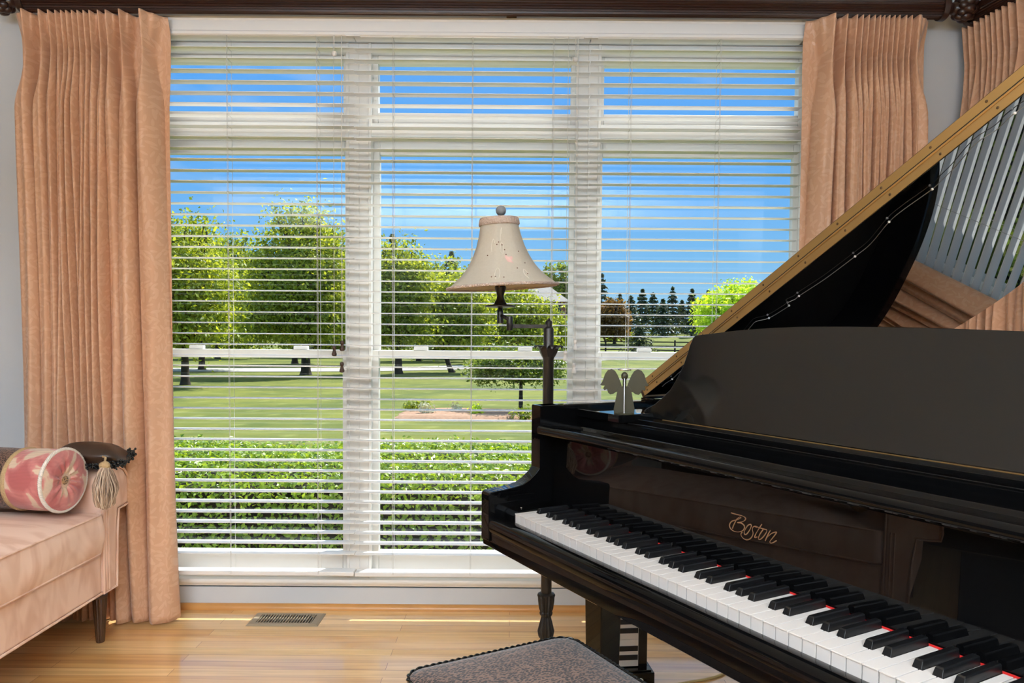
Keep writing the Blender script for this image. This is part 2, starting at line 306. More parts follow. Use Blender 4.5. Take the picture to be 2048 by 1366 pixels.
# ----------------------------------------------------------------- geometry helpers
class MB:
    def __init__(s): s.v = []; s.f = []; s.uv = None
    def add(s, vs, fs):
        o = len(s.v); s.v += [tuple(map(float, p)) for p in vs]; s.f += [tuple(o + i for i in f) for f in fs]; return s
    def box(s, x0, x1, y0, y1, z0, z1):
        return s.add([(x0, y0, z0), (x1, y0, z0), (x1, y1, z0), (x0, y1, z0), (x0, y0, z1), (x1, y0, z1), (x1, y1, z1), (x0, y1, z1)],
                     [(0, 3, 2, 1), (4, 5, 6, 7), (0, 1, 5, 4), (1, 2, 6, 5), (2, 3, 7, 6), (3, 0, 4, 7)])
    def prism(s, poly, a, b, ax='x'):
        """poly in the two other axes (x: (y,z); y: (x,z); z: (x,y))"""
        n = len(poly)
        def P(p, t): return {'x': (t, p[0], p[1]), 'y': (p[0], t, p[1]), 'z': (p[0], p[1], t)}[ax]
        vs = [P(p, a) for p in poly] + [P(p, b) for p in poly]
        fs = [tuple(range(n))[::-1], tuple(range(n, 2 * n))] + [(i, (i + 1) % n, n + (i + 1) % n, n + i) for i in range(n)]
        return s.add(vs, fs)
    def loft(s, rings, closed=True, caps=True):
        n = len(rings[0]); vs = [p for r in rings for p in r]; fs = []
        for k in range(len(rings) - 1):
            for i in range(n if closed else n - 1):
                j = (i + 1) % n
                fs.append((k * n + i, k * n + j, (k + 1) * n + j, (k + 1) * n + i))
        if caps and closed:
            fs.append(tuple(range(n))[::-1]); fs.append(tuple((len(rings) - 1) * n + i for i in range(n)))
        return s.add(vs, fs)
    def tube(s, pts, r, n=8, caps=True):
        pts = [Vector(p) for p in pts]; rings = []
        rad = r if hasattr(r, '__len__') else [r] * len(pts)
        up = None
        for i, p in enumerate(pts):
            d = (pts[min(i + 1, len(pts) - 1)] - pts[max(i - 1, 0)]).normalized()
            if up is None:
                a = Vector((0, 0, 1)) if abs(d.z) < 0.9 else Vector((1, 0, 0))
                up = d.cross(a).normalized()
            else:
                up = (up - d * up.dot(d)).normalized()
            w = d.cross(up)
            rings.append([p + (up * math.cos(2 * PI * k / n) + w * math.sin(2 * PI * k / n)) * rad[i] for k in range(n)])
        return s.loft(rings, True, caps)
    def ring(s, pts, r, n=8):
        """closed tube"""
        pts = [Vector(p) for p in pts]; m = len(pts); rings = []
        nrm = Vector((0, 0, 0))
        c = sum(pts, Vector()) / m
        for i in range(m): nrm += (pts[i] - c).cross(pts[(i + 1) % m] - c)
        nrm.normalize()
        for i, p in enumerate(pts):
            d = (pts[(i + 1) % m] - pts[i - 1]).normalized()
            a = d.cross(nrm).normalized(); b = a.cross(d)
            rings.append([p + (a * math.cos(2 * PI * k / n) + b * math.sin(2 * PI * k / n)) * r for k in range(n)])
        rings.append(rings[0]); return s.loft(rings, True, False)
    def lathe(s, prof, c=(0, 0, 0), n=24, flute=0, fdepth=0.0):
        rings = []
        for r, z in prof:
            rings.append([(c[0] + math.cos(2 * PI * k / n) * r * (1 - (fdepth if flute and k % 2 else 0)), c[1] + math.sin(2 * PI * k / n) * r * (1 - (fdepth if flute and k % 2 else 0)), c[2] + z) for k in range(n)])
        return s.loft(rings, True, True)
    def sphere(s, c, r, n=12, m=8, sc=(1, 1, 1)):
        rings = [[(c[0] + sc[0] * r * max(1e-4, math.sin(PI * j / m)) * math.cos(2 * PI * k / n), c[1] + sc[1] * r * max(1e-4, math.sin(PI * j / m)) * math.sin(2 * PI * k / n), c[2] - sc[2] * r * math.cos(PI * j / m)) for k in range(n)] for j in range(m + 1)]
        return s.loft(rings, True, True)
    def xf(s, mtx):
        s.v = [tuple(mtx @ Vector(p)) for p in s.v]; return s
    def build(s, name, m, parent=None, off=(0, 0, 0), smooth=30, bevel=0, seg=2, label=None):
        me = bpy.data.meshes.new(name)
        me.from_pydata([(p[0] - off[0], p[1] - off[1], p[2] - off[2]) for p in s.v], [], s.f)
        bm = bmesh.new(); bm.from_mesh(me); bmesh.ops.recalc_face_normals(bm, faces=bm.faces); bm.to_mesh(me); bm.free()
        return fin(name, me, m, parent, smooth, bevel, seg, label)

def fin(name, me, m, parent=None, smooth=30, bevel=0, seg=2, label=None):
    me.materials.append(m if not isinstance(m, str) else M[m])
    if smooth:
        me.polygons.foreach_set('use_smooth', [True] * len(me.polygons))
        me.set_sharp_from_angle(angle=math.radians(smooth))
    o = bpy.data.objects.new(name, me); C.objects.link(o)
    if parent: o.parent = parent
    if bevel:
        b = o.modifiers.new('bevel', 'BEVEL'); b.width = bevel; b.segments = seg; b.limit_method = 'ANGLE'; b.angle_limit = math.radians(40)
        b.harden_normals = True
    if label: o['label'] = label
    return o

def thing(name, label, cat, loc=(0, 0, 0), rotz=0.0, group=None):
    o = bpy.data.objects.new(name, None); C.objects.link(o); o.location = loc; o.rotation_euler = (0, 0, rotz)
    o.empty_display_size = 0.1
    o['label'] = label; o['category'] = cat
    if group: o['group'] = group
    return o
def tag(o, label, cat, group=None, kind=None):
    if label: o['label'] = label
    if cat: o['category'] = cat
    if group: o['group'] = group
    if kind: o['kind'] = kind
    return o
def struct(o, label=None):
    o['kind'] = 'structure'
    if label: o['label'] = label
    return o
def catmull(pts, n=6, closed=False):
    P = [Vector(p) for p in pts]; out = []
    m = len(P)
    for i in range(m if closed else m - 1):
        if closed: a, b, c, d = P[i - 1], P[i], P[(i + 1) % m], P[(i + 2) % m]
        else: a, b, c, d = P[max(i - 1, 0)], P[i], P[i + 1], P[min(i + 2, m - 1)]
        for k in range(n):
            t = k / n
            out.append(0.5 * ((2 * b) + (c - a) * t + (2 * a - 5 * b + 4 * c - d) * t * t + (3 * b - a - 3 * c + d) * t ** 3))
    if not closed: out.append(P[-1])
    return out

def mesh_np(name, V, F):
    me = bpy.data.meshes.new(name)
    k = F.shape[1]
    me.vertices.add(len(V)); me.vertices.foreach_set('co', V.astype(np.float32).ravel())
    me.loops.add(F.size); me.loops.foreach_set('vertex_index', F.astype(np.int32).ravel())
    me.polygons.add(len(F)); me.polygons.foreach_set('loop_start', np.arange(0, F.size, k, dtype=np.int32))
    me.update(calc_edges=True); me.validate()
    return me
def leaves_np(P, N, size, aspect=0.55, fold=0.25):
    """rhombic folded leaves at P, facing about N"""
    n = len(P)
    N = N / (np.linalg.norm(N, axis=1, keepdims=True) + 1e-9)
    a = rng.normal(size=(n, 3)); T = np.cross(N, a); T /= np.linalg.norm(T, axis=1, keepdims=True) + 1e-9
    B = np.cross(N, T)
    s = (size * (0.7 + 0.6 * rng.random(n)))[:, None] if np.isscalar(size) else size[:, None]
    tip = P + T * s * 0.5; base = P - T * s * 0.5
    l = P + B * s * aspect * 0.5 + N * s * fold * 0.5; r = P - B * s * aspect * 0.5 + N * s * fold * 0.5
    V = np.stack([base, r, tip, l], 1).reshape(-1, 3)
    i = np.arange(n)[:, None] * 4
    F = np.concatenate([i + np.array([[0, 1, 2]]), i + np.array([[0, 2, 3]])], 1).reshape(-1, 3)
    return V, F

# ----------------------------------------------------------------- camera
def make_camera():
    pit, rol, yaw = 0.0412, 0.0072, 0.0012
    fwd = Vector((math.sin(yaw) * math.cos(pit), math.cos(yaw) * math.cos(pit), -math.sin(pit)))
    right = Vector((math.cos(yaw), -math.sin(yaw), 0)); up = right.cross(fwd)
    r = right * math.cos(rol) + up * math.sin(rol); u = -right * math.sin(rol) + up * math.cos(rol)
    cd = bpy.data.cameras.new('camera'); co = bpy.data.objects.new('camera', cd); C.objects.link(co)
    mt = Matrix((r, u, -fwd)).transposed().to_4x4(); mt.translation = (0, 0, CAMH)
    co.matrix_world = mt
    cd.sensor_width = 36; cd.lens = 1489.0 / 2048 * 36; cd.shift_y = 52.5 / 2048
    cd.clip_end = 600; cd.clip_start = 0.05
    bpy.context.scene.camera = co
make_camera()

# ----------------------------------------------------------------- room shell
WY = 3.085                       # inner face of the window wall
RW0 = Vector((1.92, WY, 0)); RT = Vector((0.162, -0.9868, 0)); RN = Vector((0.9868, 0.162, 0))   # right wall: start, run, outward
def rw(s, d, z): return RW0 + RT * s + RN * d + Vector((0, 0, z))
LX, RY, CZ = -4.0, -3.6, 2.56
RL = (WY - RY) / 0.9868
rend = rw(RL, 0, 0)
f = MB(); f.prism([(LX, WY), (RW0.x, WY), (rend.x, RY), (LX, RY)], -0.12, 0.0, 'z')
struct(f.build('floor', 'floor', smooth=0))
f = MB(); f.prism([(LX - .15, WY + .15), (RW0.x + .15, WY + .15), (rend.x + .15, RY - .15), (LX - .15, RY - .15)], CZ, CZ + 0.1, 'z')
struct(f.build('ceiling', 'ceiling', smooth=0))
OX0, OX1, OZ0, OZ1 = -1.585, 1.255, 0.112, 2.345
f = MB(); f.box(LX - .15, OX0, WY, WY + .15, -0.12, CZ); f.box(OX1, RW0.x + .1, WY, WY + .15, -0.12, CZ)
f.box(OX0, OX1, WY, WY + .15, -0.12, OZ0 - .02); f.box(OX0, OX1, WY, WY + .15, OZ1, CZ)
struct(f.build('wall_back', 'wall', smooth=0))
f = MB(); f.box(LX - .15, LX, RY, WY, -0.12, CZ); struct(f.build('wall_left', 'dimmed_room', smooth=0))
f = MB(); f.box(LX - .15, rend.x + .15, RY - .15, RY, -0.12, CZ); struct(f.build('wall_rear', 'dimmed_room', smooth=0))
# right wall with its own window
S0, S1, SZ0, SZ1 = 0.40, 2.35, 0.14, 2.33
f = MB()
def rwbox(mb, s0, s1, d0, d1, z0, z1):
    c = [rw(s0, d0, 0), rw(s1, d0, 0), rw(s1, d1, 0), rw(s0, d1, 0)]
    mb.prism([(p.x, p.y) for p in c], z0, z1, 'z')
rwbox(f, 0.0, S0, 0, .15, -0.12, CZ); rwbox(f, S1, RL, 0, .15, -0.12, CZ); rwbox(f, S0, S1, 0, .15, -0.12, SZ0); rwbox(f, S0, S1, 0, .15, SZ1, CZ)
struct(f.build('wall_right', 'wall', smooth=0))

# oak shoe moulding and white panel under the windows
f = MB(); f.prism([(WY, 0), (WY - .021, 0), (WY - .0205, .008), (WY - .016, .017), (WY - .008, .0225), (WY, .0235)], LX, RW0.x, 'x')
struct(f.build('baseboard_back', 'shoe', smooth=40))
f = MB(); f.prism([(WY + .06, .112), (WY - .02, .112), (WY - .024, .118), (WY - .024, .126), (WY - .02, .132), (WY + .06, .132)], OX0 - .04, OX1 + .04, 'x')
f.prism([(WY, .112), (WY - .012, .112), (WY - .010, .102), (WY, .098)], OX0 - .04, OX1 + .04, 'x')
struct(f.build('trim_1', 'trim', smooth=40))

# ---- windows: two sashes and a transom light in each of three frames
GX = [(-1.512, -0.705), (-0.560, 0.241), (0.378, 1.185)]
FX = [(-1.585, -0.632), (-0.632, 0.309), (0.309, 1.255)]
def make_window(i, gx, fx):
    w = bpy.data.objects.new('window_%d' % i, None); C.objects.link(w); struct(w)
    y0, y1 = WY + .012, WY + .14
    f = MB()
    f.box(fx[0], fx[0] + .046, y0, y1, OZ0, OZ1); f.box(fx[1] - .046, fx[1], y0, y1, OZ0, OZ1)
    f.box(fx[0] + .046, fx[1] - .046, y0, y1, OZ1 - .035, OZ1); f.box(fx[0] + .046, fx[1] - .046, y0, y1, OZ0, .150)
    f.box(fx[0] + .046, fx[1] - .046, y0, y1, 1.966, 2.022)                     # transom bar
    f.box(fx[0] + .040, fx[0] + .052, y0 - .008, y0 + .02, OZ0, OZ1); f.box(fx[1] - .052, fx[1] - .040, y0 - .008, y0 + .02, OZ0, OZ1)
    f.build('frame', 'vinyl', w, smooth=0, bevel=.002)
    def sash(name, x0, x1, z0, z1, g, ya, yb):
        s = MB(); s.box(x0, g[0], ya, yb, z0, z1); s.box(g[1], x1, ya, yb, z0, z1); s.box(g[0], g[1], ya, yb, z0, g[2]); s.box(g[0], g[1], ya, yb, g[3], z1)
        q = s.build(name, 'vinyl', w, smooth=0, bevel=.003)
        p = MB(); yc = (ya + yb) / 2; p.box(g[0] - .004, g[1] + .004, yc - .002, yc + .002, g[2] - .004, g[3] + .004); p.build('pane', 'glass', q, smooth=0)
    a, b = fx[0] + .046, fx[1] - .046
    sash('transom_sash', a, b, 2.022, 2.31, (gx[0], gx[1], 2.076, 2.278), WY + .05, WY + .095)
    sash('upper_sash', a, b, 1.054, 1.966, (gx[0] + .001, gx[1] - .001, 1.088, 1.9105), WY + .085, WY + .12)
    sash('lower_sash', a, b, .150, 1.088, (gx[0] + .003, gx[1] - .004, .234, 1.054), WY + .045, WY + .083)
    k = MB(); xm = (a + b) / 2
    for dx in (-.22, .22): k.box(xm + dx - .03, xm + dx + .03, WY + .055, WY + .08, 1.088, 1.104)
    k.build('sash_lock', 'tassel_white', w, smooth=0, bevel=.003)
    return w
for i in range(3): make_window(i + 1, GX[i], FX[i])
w4 = bpy.data.objects.new('window_4', None); C.objects.link(w4); struct(w4)
f = MB(); rwbox(f, S0, S0 + .06, .02, .14, SZ0, SZ1); rwbox(f, S1 - .06, S1, .02, .14, SZ0, SZ1)
sm = (S0 + S1) / 2
rwbox(f, sm - .06, sm + .06, .02, .14, SZ0, SZ1); rwbox(f, S0, S1, .02, .14, SZ0, SZ0 + .08); rwbox(f, S0, S1, .02, .14, SZ1 - .06, SZ1); rwbox(f, S0, S1, .04, .12, 1.2, 1.25)
f.build('frame', 'vinyl', w4, smooth=0)
f = MB(); rwbox(f, S0 + .06, sm - .06, .078, .082, SZ0 + .08, SZ1 - .06); rwbox(f, sm + .06, S1 - .06, .078, .082, SZ0 + .08, SZ1 - .06)
f.build('pane', 'glass', w4, smooth=0)

# ----------------------------------------------------------------- blinds
BY = 3.04
zs_anchor = ([0, 13, 31, 45, 46, 47.2], [2.2538, 1.6810, 0.8933, 0.2989, 0.2552, 0.2025])
def slat_z(n):
    if n < 0: return 2.2538 - n * 0.0441
    return float(np.interp(n, *zs_anchor))
def make_blind(x0, x1, label, cords, dz=0.0, valance=True, tassels=()):
    t = thing('venetian_blind', label, 'blind', ((x0 + x1) / 2, BY, 2.34), 0, 'white slatted blinds in the windows')
    off = t.location
    f = MB()
    for n in range(-2, 47):
        z = slat_z(n) + dz
        a = 0.016
        prof = []
        for k in range(7):
            u = -0.025 + 0.05 * k / 6
            prof.append((BY + u, z - .001 + u * a + 0.0022 * (1 - (u / 0.025) ** 2)))
        poly = prof + [(p[0], p[1] - 0.0022) for p in prof[::-1]]
        f.prism(poly, x0, x1, 'x')
    f.build('slats', 'slat', t, off, smooth=35)
    f = MB(); f.box(x0, x1, BY - .027, BY + .027, .163 + dz, .1815 + dz); f.build('bottom_rail', 'slat', t, off, smooth=0, bevel=.004)
    f = MB(); f.box(x0, x1, BY - .0195, BY + .03, 2.338, 2.392); f.build('headrail', 'slat', t, off, smooth=0, bevel=.003)
    for cx in cords:
        f = MB()
        for yy in (BY - .0275, BY + .0275): f.tube([(cx, yy, .17), (cx, yy, 2.34)], .0009, 5)
        f.tube([(cx + .004, BY - .0278, .17), (cx + .004, BY - .0278, 2.34)], .0007, 5)
        for n in range(-2, 47): f.box(cx - .0008, cx + .0008, BY - .0275, BY + .0275, slat_z(n) + dz - .004, slat_z(n) + dz - .0032)
        f.build('ladder_cord', 'cord', t, off, smooth=0)
    for (tx, tz, kind) in tassels:
        f = MB(); f.tube([(tx, BY - .034, 2.34), (tx, BY - .036, tz + .018)], .0010, 5)
        c = f.build('pull_cord', 'cord', t, off, smooth=0)
        g = MB()
        if kind == 'ball': g.sphere((tx, BY - .036, tz + .004), .011, 14, 10)
        else: g.lathe([(.002, .018), (.0075, .016), (.0088, .008), (.0055, 0), (.0075, -.008), (.0105, -.016), (.0095, -.0225), (.003, -.025)], (tx, BY - .036, tz), 14)
        g.build('pull_tassel', 'tassel_wood' if kind == 'wood' else 'tassel_white', c)
    # child of a cord: same frame as the thing
    for ch in t.children:
        for gch in ch.children: gch.data.transform(Matrix.Translation(-Vector(off)))
    return t
make_blind(-1.50, -0.6385, 'white slatted blind with brown wooden pull tassels, beside the left curtain', (-1.1426, -0.7845),
           tassels=[(-.7139, 1.0905, 'wood'), (-.6816, 1.1109, 'wood'), (-.683, 1.0242, 'wood'), (-.7108, 2.262, 'ball')])
make_blind(-0.6355, 0.3075, 'white slatted blind in the middle window, behind the floor lamp', (-.4809, -.1632, .1608), dz=-.002,
           tassels=[(.2587, 1.1217, 'white'), (.2189, 1.0771, 'white'), (.2537, 1.0269, 'white'), (.2467, 2.247, 'ball')])
make_blind(0.3105, 1.1575, 'white slatted blind beside the right curtain, behind the raised piano lid', (.4706, .8250), dz=-.001)
v = MB(); v.prism([(BY - .028, 2.3385), (BY - .034, 2.342), (BY - .034, 2.352), (BY - .030, 2.358), (BY - .030, 2.396), (BY - .036, 2.402), (BY - .036, 2.410), (BY + .035, 2.410), (BY + .035, 2.3965), (BY - .02, 2.3965), (BY - .02, 2.3385)], -1.505, 1.162, 'x')
va = thing('blind_valance', 'long white valance board across the tops of three blinds', 'valance', (-.17, BY, 2.37))
v.build('board', 'slat', va, va.location, smooth=20)
for cx in (-.6365, .3085):
    g = MB(); g.box(cx - .028, cx + .028, BY - .0365, BY - .02, 2.3355, 2.3395); g.box(cx - .004, cx + .004, BY - .038, BY - .0365, 2.3355, 2.3415); g.build('valance_clip', 'tassel_white', va, va.location, smooth=0)

# blind in the right-hand wall window
def rwprism(mb, poly, s0, s1):
    """poly in (d,z), swept along the wall"""
    n = len(poly); A = [rw(s0, p[0], p[1]) for p in poly]; B = [rw(s1, p[0], p[1]) for p in poly]
    mb.loft([A, B], True, True)
t = thing('venetian_blind', 'white slatted blind on the side wall, seen only mirrored in the piano lid', 'blind', rw(1.3, -.03, 2.3), 0, 'white slatted blinds in the windows')
f = MB()
for n in range(-2, 47):
    z = slat_z(n)
    rwprism(f, [(-.055, z - .001), (-.03, z + .0012), (-.005, z + .001), (-.005, z - .0015), (-.03, z - .0012), (-.055, z - .0035)], S0 - .02, S1 + .02)
f.build('slats', 'slat', t, t.location, smooth=35)
f = MB(); rwprism(f, [(-.057, .163), (-.003, .163), (-.003, .18), (-.057, .18)], S0 - .02, S1 + .02); f.build('bottom_rail', 'slat', t, t.location, smooth=0)
f = MB(); rwprism(f, [(-.06, 2.34), (-.003, 2.34), (-.003, 2.41), (-.06, 2.41)], S0 - .02, S1 + .02); f.build('headrail', 'slat', t, t.location, smooth=0)
for s in (S0 + .35, sm, S1 - .35):
    f = MB()
    for d in (-.057, -.003): f.tube([rw(s, d, .17), rw(s, d, 2.34)], .001, 5)
    f.build('ladder_cord', 'cord', t, t.location, smooth=0)

# ----------------------------------------------------------------- curtains
def make_curtain(name, label, path, ztop, zbot, ctop, cbot, pinch=0.14, amp=0.075, group=None, seed=1, wtop=None, wbot=None, sgn=1.0):
    """path(x01) -> (point on the hanging line, inward normal); ctop / cbot = pleat centres as fractions of the width"""
    r = np.random.default_rng(seed)
    nt_, nz = 520, 110
    T = np.linspace(0, 1, nt_); H = ztop - zbot
    S = np.concatenate([np.linspace(0, .12, 34), np.linspace(.12, 1, nz - 34)[1:]])       # 0 top .. 1 bottom
    k = len(ctop)
    ph_noise = r.normal(size=(k,)) * .12
    verts = np.zeros((len(S), nt_, 3)); uvs = np.zeros((len(S), nt_, 2))
    wob = r.uniform(0, 6.28, size=(k + 2, 3))
    for j, s in enumerate(S):
        h = s * H
        e = min(1, max(0, (h - pinch) / (H - pinch))); e2 = e ** 0.8
        c = np.array(ctop) * (1 - e2) + np.array(cbot) * e2
        c = c + .006 * e * np.sin(3.1 * s * 2 + wob[:k, 0])
        nodes = np.concatenate([[0], c, [1]]); phs = np.concatenate([[-.5], np.arange(k), [k - .5]])
        phi = np.interp(T, nodes, phs)
        gap = np.diff(nodes); gl = np.interp(T, (nodes[1:] + nodes[:-1]) / 2, gap)
        width = (path(1)[0] - path(0)[0]).length
        A = np.clip(gl * width * 1.5, .046, amp)
        idx = np.clip(np.round(phi).astype(int), 0, k - 1); fr_ = phi - idx
        gm = gl * width; dm = np.abs(fr_) * gm
        cosv = .5 + .5 * np.cos(2 * PI * phi)
        AA = np.minimum(amp, .048 + gm * .35)
        if h < pinch:
            u = h / pinch
            hw = .0075 + .016 * (1 - u) ** .9
            fan = np.exp(-(dm / hw) ** 2)
            d = AA * (.70 + .30 * (1 - u)) * fan * (1 - .30 * (1 - u * .6) * (.5 - .5 * np.cos(2 * PI * dm / (hw * .9)))) - .020 * min(1, 2 * u) * (1 - fan)
        else:
            u = min(1, (h - pinch) / .24); u = u * u * (3 - 2 * u)
            fan = np.exp(-(dm / (.0080 + .012 * u)) ** 2)
            hw = (1 - u) * .012 + u * np.minimum(.5 * gm, .024 + .020 * s)
            af = np.clip(dm / hw, 0, 1); tube_ = np.maximum(0, 1 - af ** 2.2) ** .60
            d = (1 - u) * (AA * .70 * fan - .020 * (1 - fan)) + u * (AA * 1.05 * tube_ - .004)
            d = d + .005 * u * np.sin(2 * PI * phi * 2 + wob[0, 1] + 2.2 * s)
            d = d * (1 + .30 * u * np.sin(5.2 * s + wob[idx, 2]))
        # overhang of the fold
        lat = .09 * gl * np.sin(2 * PI * phi) * min(1, max(0, (h - pinch) / .3)) * np.clip(np.minimum(phi, k - 1 - phi) + .35, 0, 1)
        tt = np.clip(T + lat, 0, 1)
        zz = ztop - h + (.006 * np.maximum(0, cosv - .3) * (1 - min(1, h / .05)) if h < .05 else 0)
        d = d + .004 * np.sin(23 * T * k / 6 + 9 * s + wob[1, 0]) * min(1, h / .5)
        for i in range(nt_):
            p, nrm = path(tt[i], s)
            verts[j, i] = (p.x + nrm.x * d[i], p.y + nrm.y * d[i], zz[i] if hasattr(zz, '__len__') else zz)
        seg = np.linalg.norm(np.diff(verts[j, :, :2], axis=0), axis=1)
        uvs[j, :, 0] = np.concatenate([[0], np.cumsum(seg)]) if j == len(S) // 2 else 0
        uvs[j, :, 1] = h
    uvs[:, :, 0] = uvs[len(S) // 2, :, 0][None, :]
    nzz = len(S); idx = np.arange(nzz * nt_).reshape(nzz, nt_)
    F = np.stack([idx[:-1, :-1], idx[1:, :-1], idx[1:, 1:], idx[:-1, 1:]], -1).reshape(-1, 4)
    me = mesh_np(name, verts.reshape(-1, 3), F)
    uvl = me.uv_layers.new(name='UVMap')
    li = np.zeros(len(me.loops), dtype=np.int32); me.loops.foreach_get('vertex_index', li)
    uvl.data.foreach_set('uv', uvs.reshape(-1, 2)[li].astype(np.float32).ravel())
    return me

def curtain_thing(label, me, base, group):
    t = thing('curtain', label, 'curtain', base, 0, group)
    me.transform(Matrix.Translation(-Vector(base)))
    o = fin('drape', me, 'curtain', t, smooth=60)
    sd = o.modifiers.new('cloth', 'SOLIDIFY'); sd.thickness = .0018; sd.offset = 0
    return t
CYL = 2.975
def lpath(t, s=0.0):
    x0 = -1.940 + .006 * s - .02 * max(0, s - .9) ; x1 = -1.354 + .028 * s ** 3
    y = CYL - .015 * s
    return Vector((x0 + (x1 - x0) * t, y, 0)), Vector((0.0, -1.0, 0))
def px(l, a, b): return [(v - a) / (b - a) for v in l]
cl = px([60, 93, 110, 124, 135, 145, 157, 168, 180, 192, 210, 226, 255, 297], 33, 338)
cb = [.075, .165, .235, .285, .335, .375, .415, .45, .485, .525, .585, .655, .765, .885]
me = make_curtain('drape', '', lpath, 2.389, .012, cl, cb, .135, .078, seed=3)
curtain_thing('peach damask curtain with pinch pleats hanging behind the sofa arm, left of the blinds', me, (-1.67, CYL, 0.012), 'peach damask curtains')
def rpath(t, s=0.0):
    x0 = 1.146 - .02 * s; x1 = 1.624
    return Vector((x0 + (x1 - x0) * t, CYL - .02 * s, 0)), Vector((0.0, -1.0, 0))
cr = px([1656.6, 1682, 1702.5, 1714.6, 1726.7, 1738.7, 1749.6, 1758, 1767.7, 1778.6, 1788, 1801.5, 1812.4, 1825.7], 1610, 1858)
crb = [.15, .265, .36, .42, .47, .515, .56, .60, .635, .68, .73, .79, .855, .925]
me = make_curtain('drape', '', rpath, 2.394, .012, cr, crb, .150, .070, seed=9)
curtain_thing('peach damask curtain with pinch pleats between the right blind and the corner of the room', me, (1.40, CYL, 0.012), 'peach damask curtains')
def spath(t, s=0.0):
    q = rw(.02 + .50 * t, -.085 - .01 * s, 0)
    return Vector((q.x, q.y, 0)), Vector((-RN.x, -RN.y, 0))
cs = [.05, .11, .17, .23, .28, .33, .38, .44, .50, .58, .68, .79, .90]
me = make_curtain('drape', '', spath, 2.389, .012, cs, cs, .15, .07, seed=5)
curtain_thing('peach damask curtain on the side wall above the raised piano lid', me, tuple(rw(.27, -.09, 0.012)), 'peach damask curtains')

def make_rod(p0, p1, label, fin0=True, fin1=True, brackets=()):
    p0, p1 = Vector(p0), Vector(p1); L = (p1 - p0).length; d = (p1 - p0).normalized()
    t = thing('curtain_rod', label, 'curtain rod', p0, math.atan2(d.y, d.x))
    n = 48; f = MB(); rings = []
    for x in (0, L):
        rings.append([(x, math.cos(2 * PI * k / n) * (.040 if k % 2 else .0352), math.sin(2 * PI * k / n) * (.040 if k % 2 else .0352)) for k in range(n)])
    f.loft(rings); f.build('fluted_pole', 'mahogany', t, smooth=50)
    for sgn, x, on in ((-1, 0, fin0), (1, L, fin1)):
        f = MB()
        prof = [(.0455, -.012), (.047, -.004), (.047, .008), (.043, .014)] 
        f.lathe([(.02, -.013)] + prof + [(.02, .0145)], n=32)
        f.xf(Matrix.Translation((x, 0, 0)) @ Matrix.Rotation(sgn * PI / 2, 4, 'Y')); c = f.build('end_collar', 'mahogany', t)
        if not on: continue
        f = MB(); f.lathe([(.028, .014), (.030, .022), (.022, .030), (.019, .040), (.024, .048), (.030, .056), (.03, .06), (.01, .061)], n=24, flute=0)
        for lay, (rr, zz, m, tilt, sz) in enumerate([(.030, .068, 8, .3, .017), (.036, .086, 8, .9, .018), (.028, .106, 6, 1.5, .017), (.012, .122, 4, 2.2, .014)]):
            for k in range(m):
                a = 2 * PI * (k + .5 * (lay % 2)) / m
                f.sphere((rr * math.cos(a), rr * math.sin(a), zz), sz, 8, 6, (1, 1, 1.25))
        f.sphere((0, 0, .095), .034, 12, 8); f.sphere((0, 0, .132), .010, 8, 6, (1, 1, 1.6))
        f.xf(Matrix.Translation((x, 0, 0)) @ Matrix.Rotation(sgn * PI / 2, 4, 'Y')); f.build('carved_finial', 'mahogany', t, smooth=60)
    return t
RZ, RYY = 2.431, 2.945
rod = make_rod((-1.90, RYY, RZ + .004), (1.665, RYY, RZ + .004), 'dark fluted wooden curtain rod with carved finials above the wide window')
f = MB(); f.box(-1.88, 1.64, RYY + .042, RYY + .056, 2.424, 2.436); f.build('traverse_track', 'slat', rod, rod.location, smooth=0)
f = MB(); f.box(-.028, .012, RYY + .05, WY, 2.4115, 2.420); f.box(-.022, .006, RYY + .045, RYY + .085, 2.420, 2.44); f.build('support_bracket', 'screw', rod, rod.location, smooth=0)
for bx in (-1.62, 1.45):
    f = MB(); f.box(bx - .012, bx + .012, RYY + .03, WY, 2.45, 2.475); f.build('support_bracket', 'mahogany', rod, rod.location, smooth=0)
a, b = rw(0.075, -.12, RZ - .004), rw(2.7, -.12, RZ - .004)
rod2 = make_rod(a, b, 'dark fluted wooden curtain rod on the side wall, cut off by the photo edge', False, True)
for bx in (.5, 2.2):
    f = MB(); f.box(bx, bx + .03, .0, .13, -.012, .012); f.build('support_bracket', 'mahogany', rod2, smooth=0)

# ----------------------------------------------------------------- grand piano (local u = along keyboard, v = into the piano)
PO = (0.0110, 1.7505, 0.0); PSI = 0.5056
PROT = math.atan2(-math.cos(PSI), math.sin(PSI))
piano = thing('grand_piano', 'glossy black grand piano with its lid propped open', 'piano', PO, PROT)
PM = Matrix.Translation(PO) @ Matrix.Rotation(PROT, 4, 'Z')
UL, UR = -.0935, 1.3185; IL, IR = -.0525, 1.2775
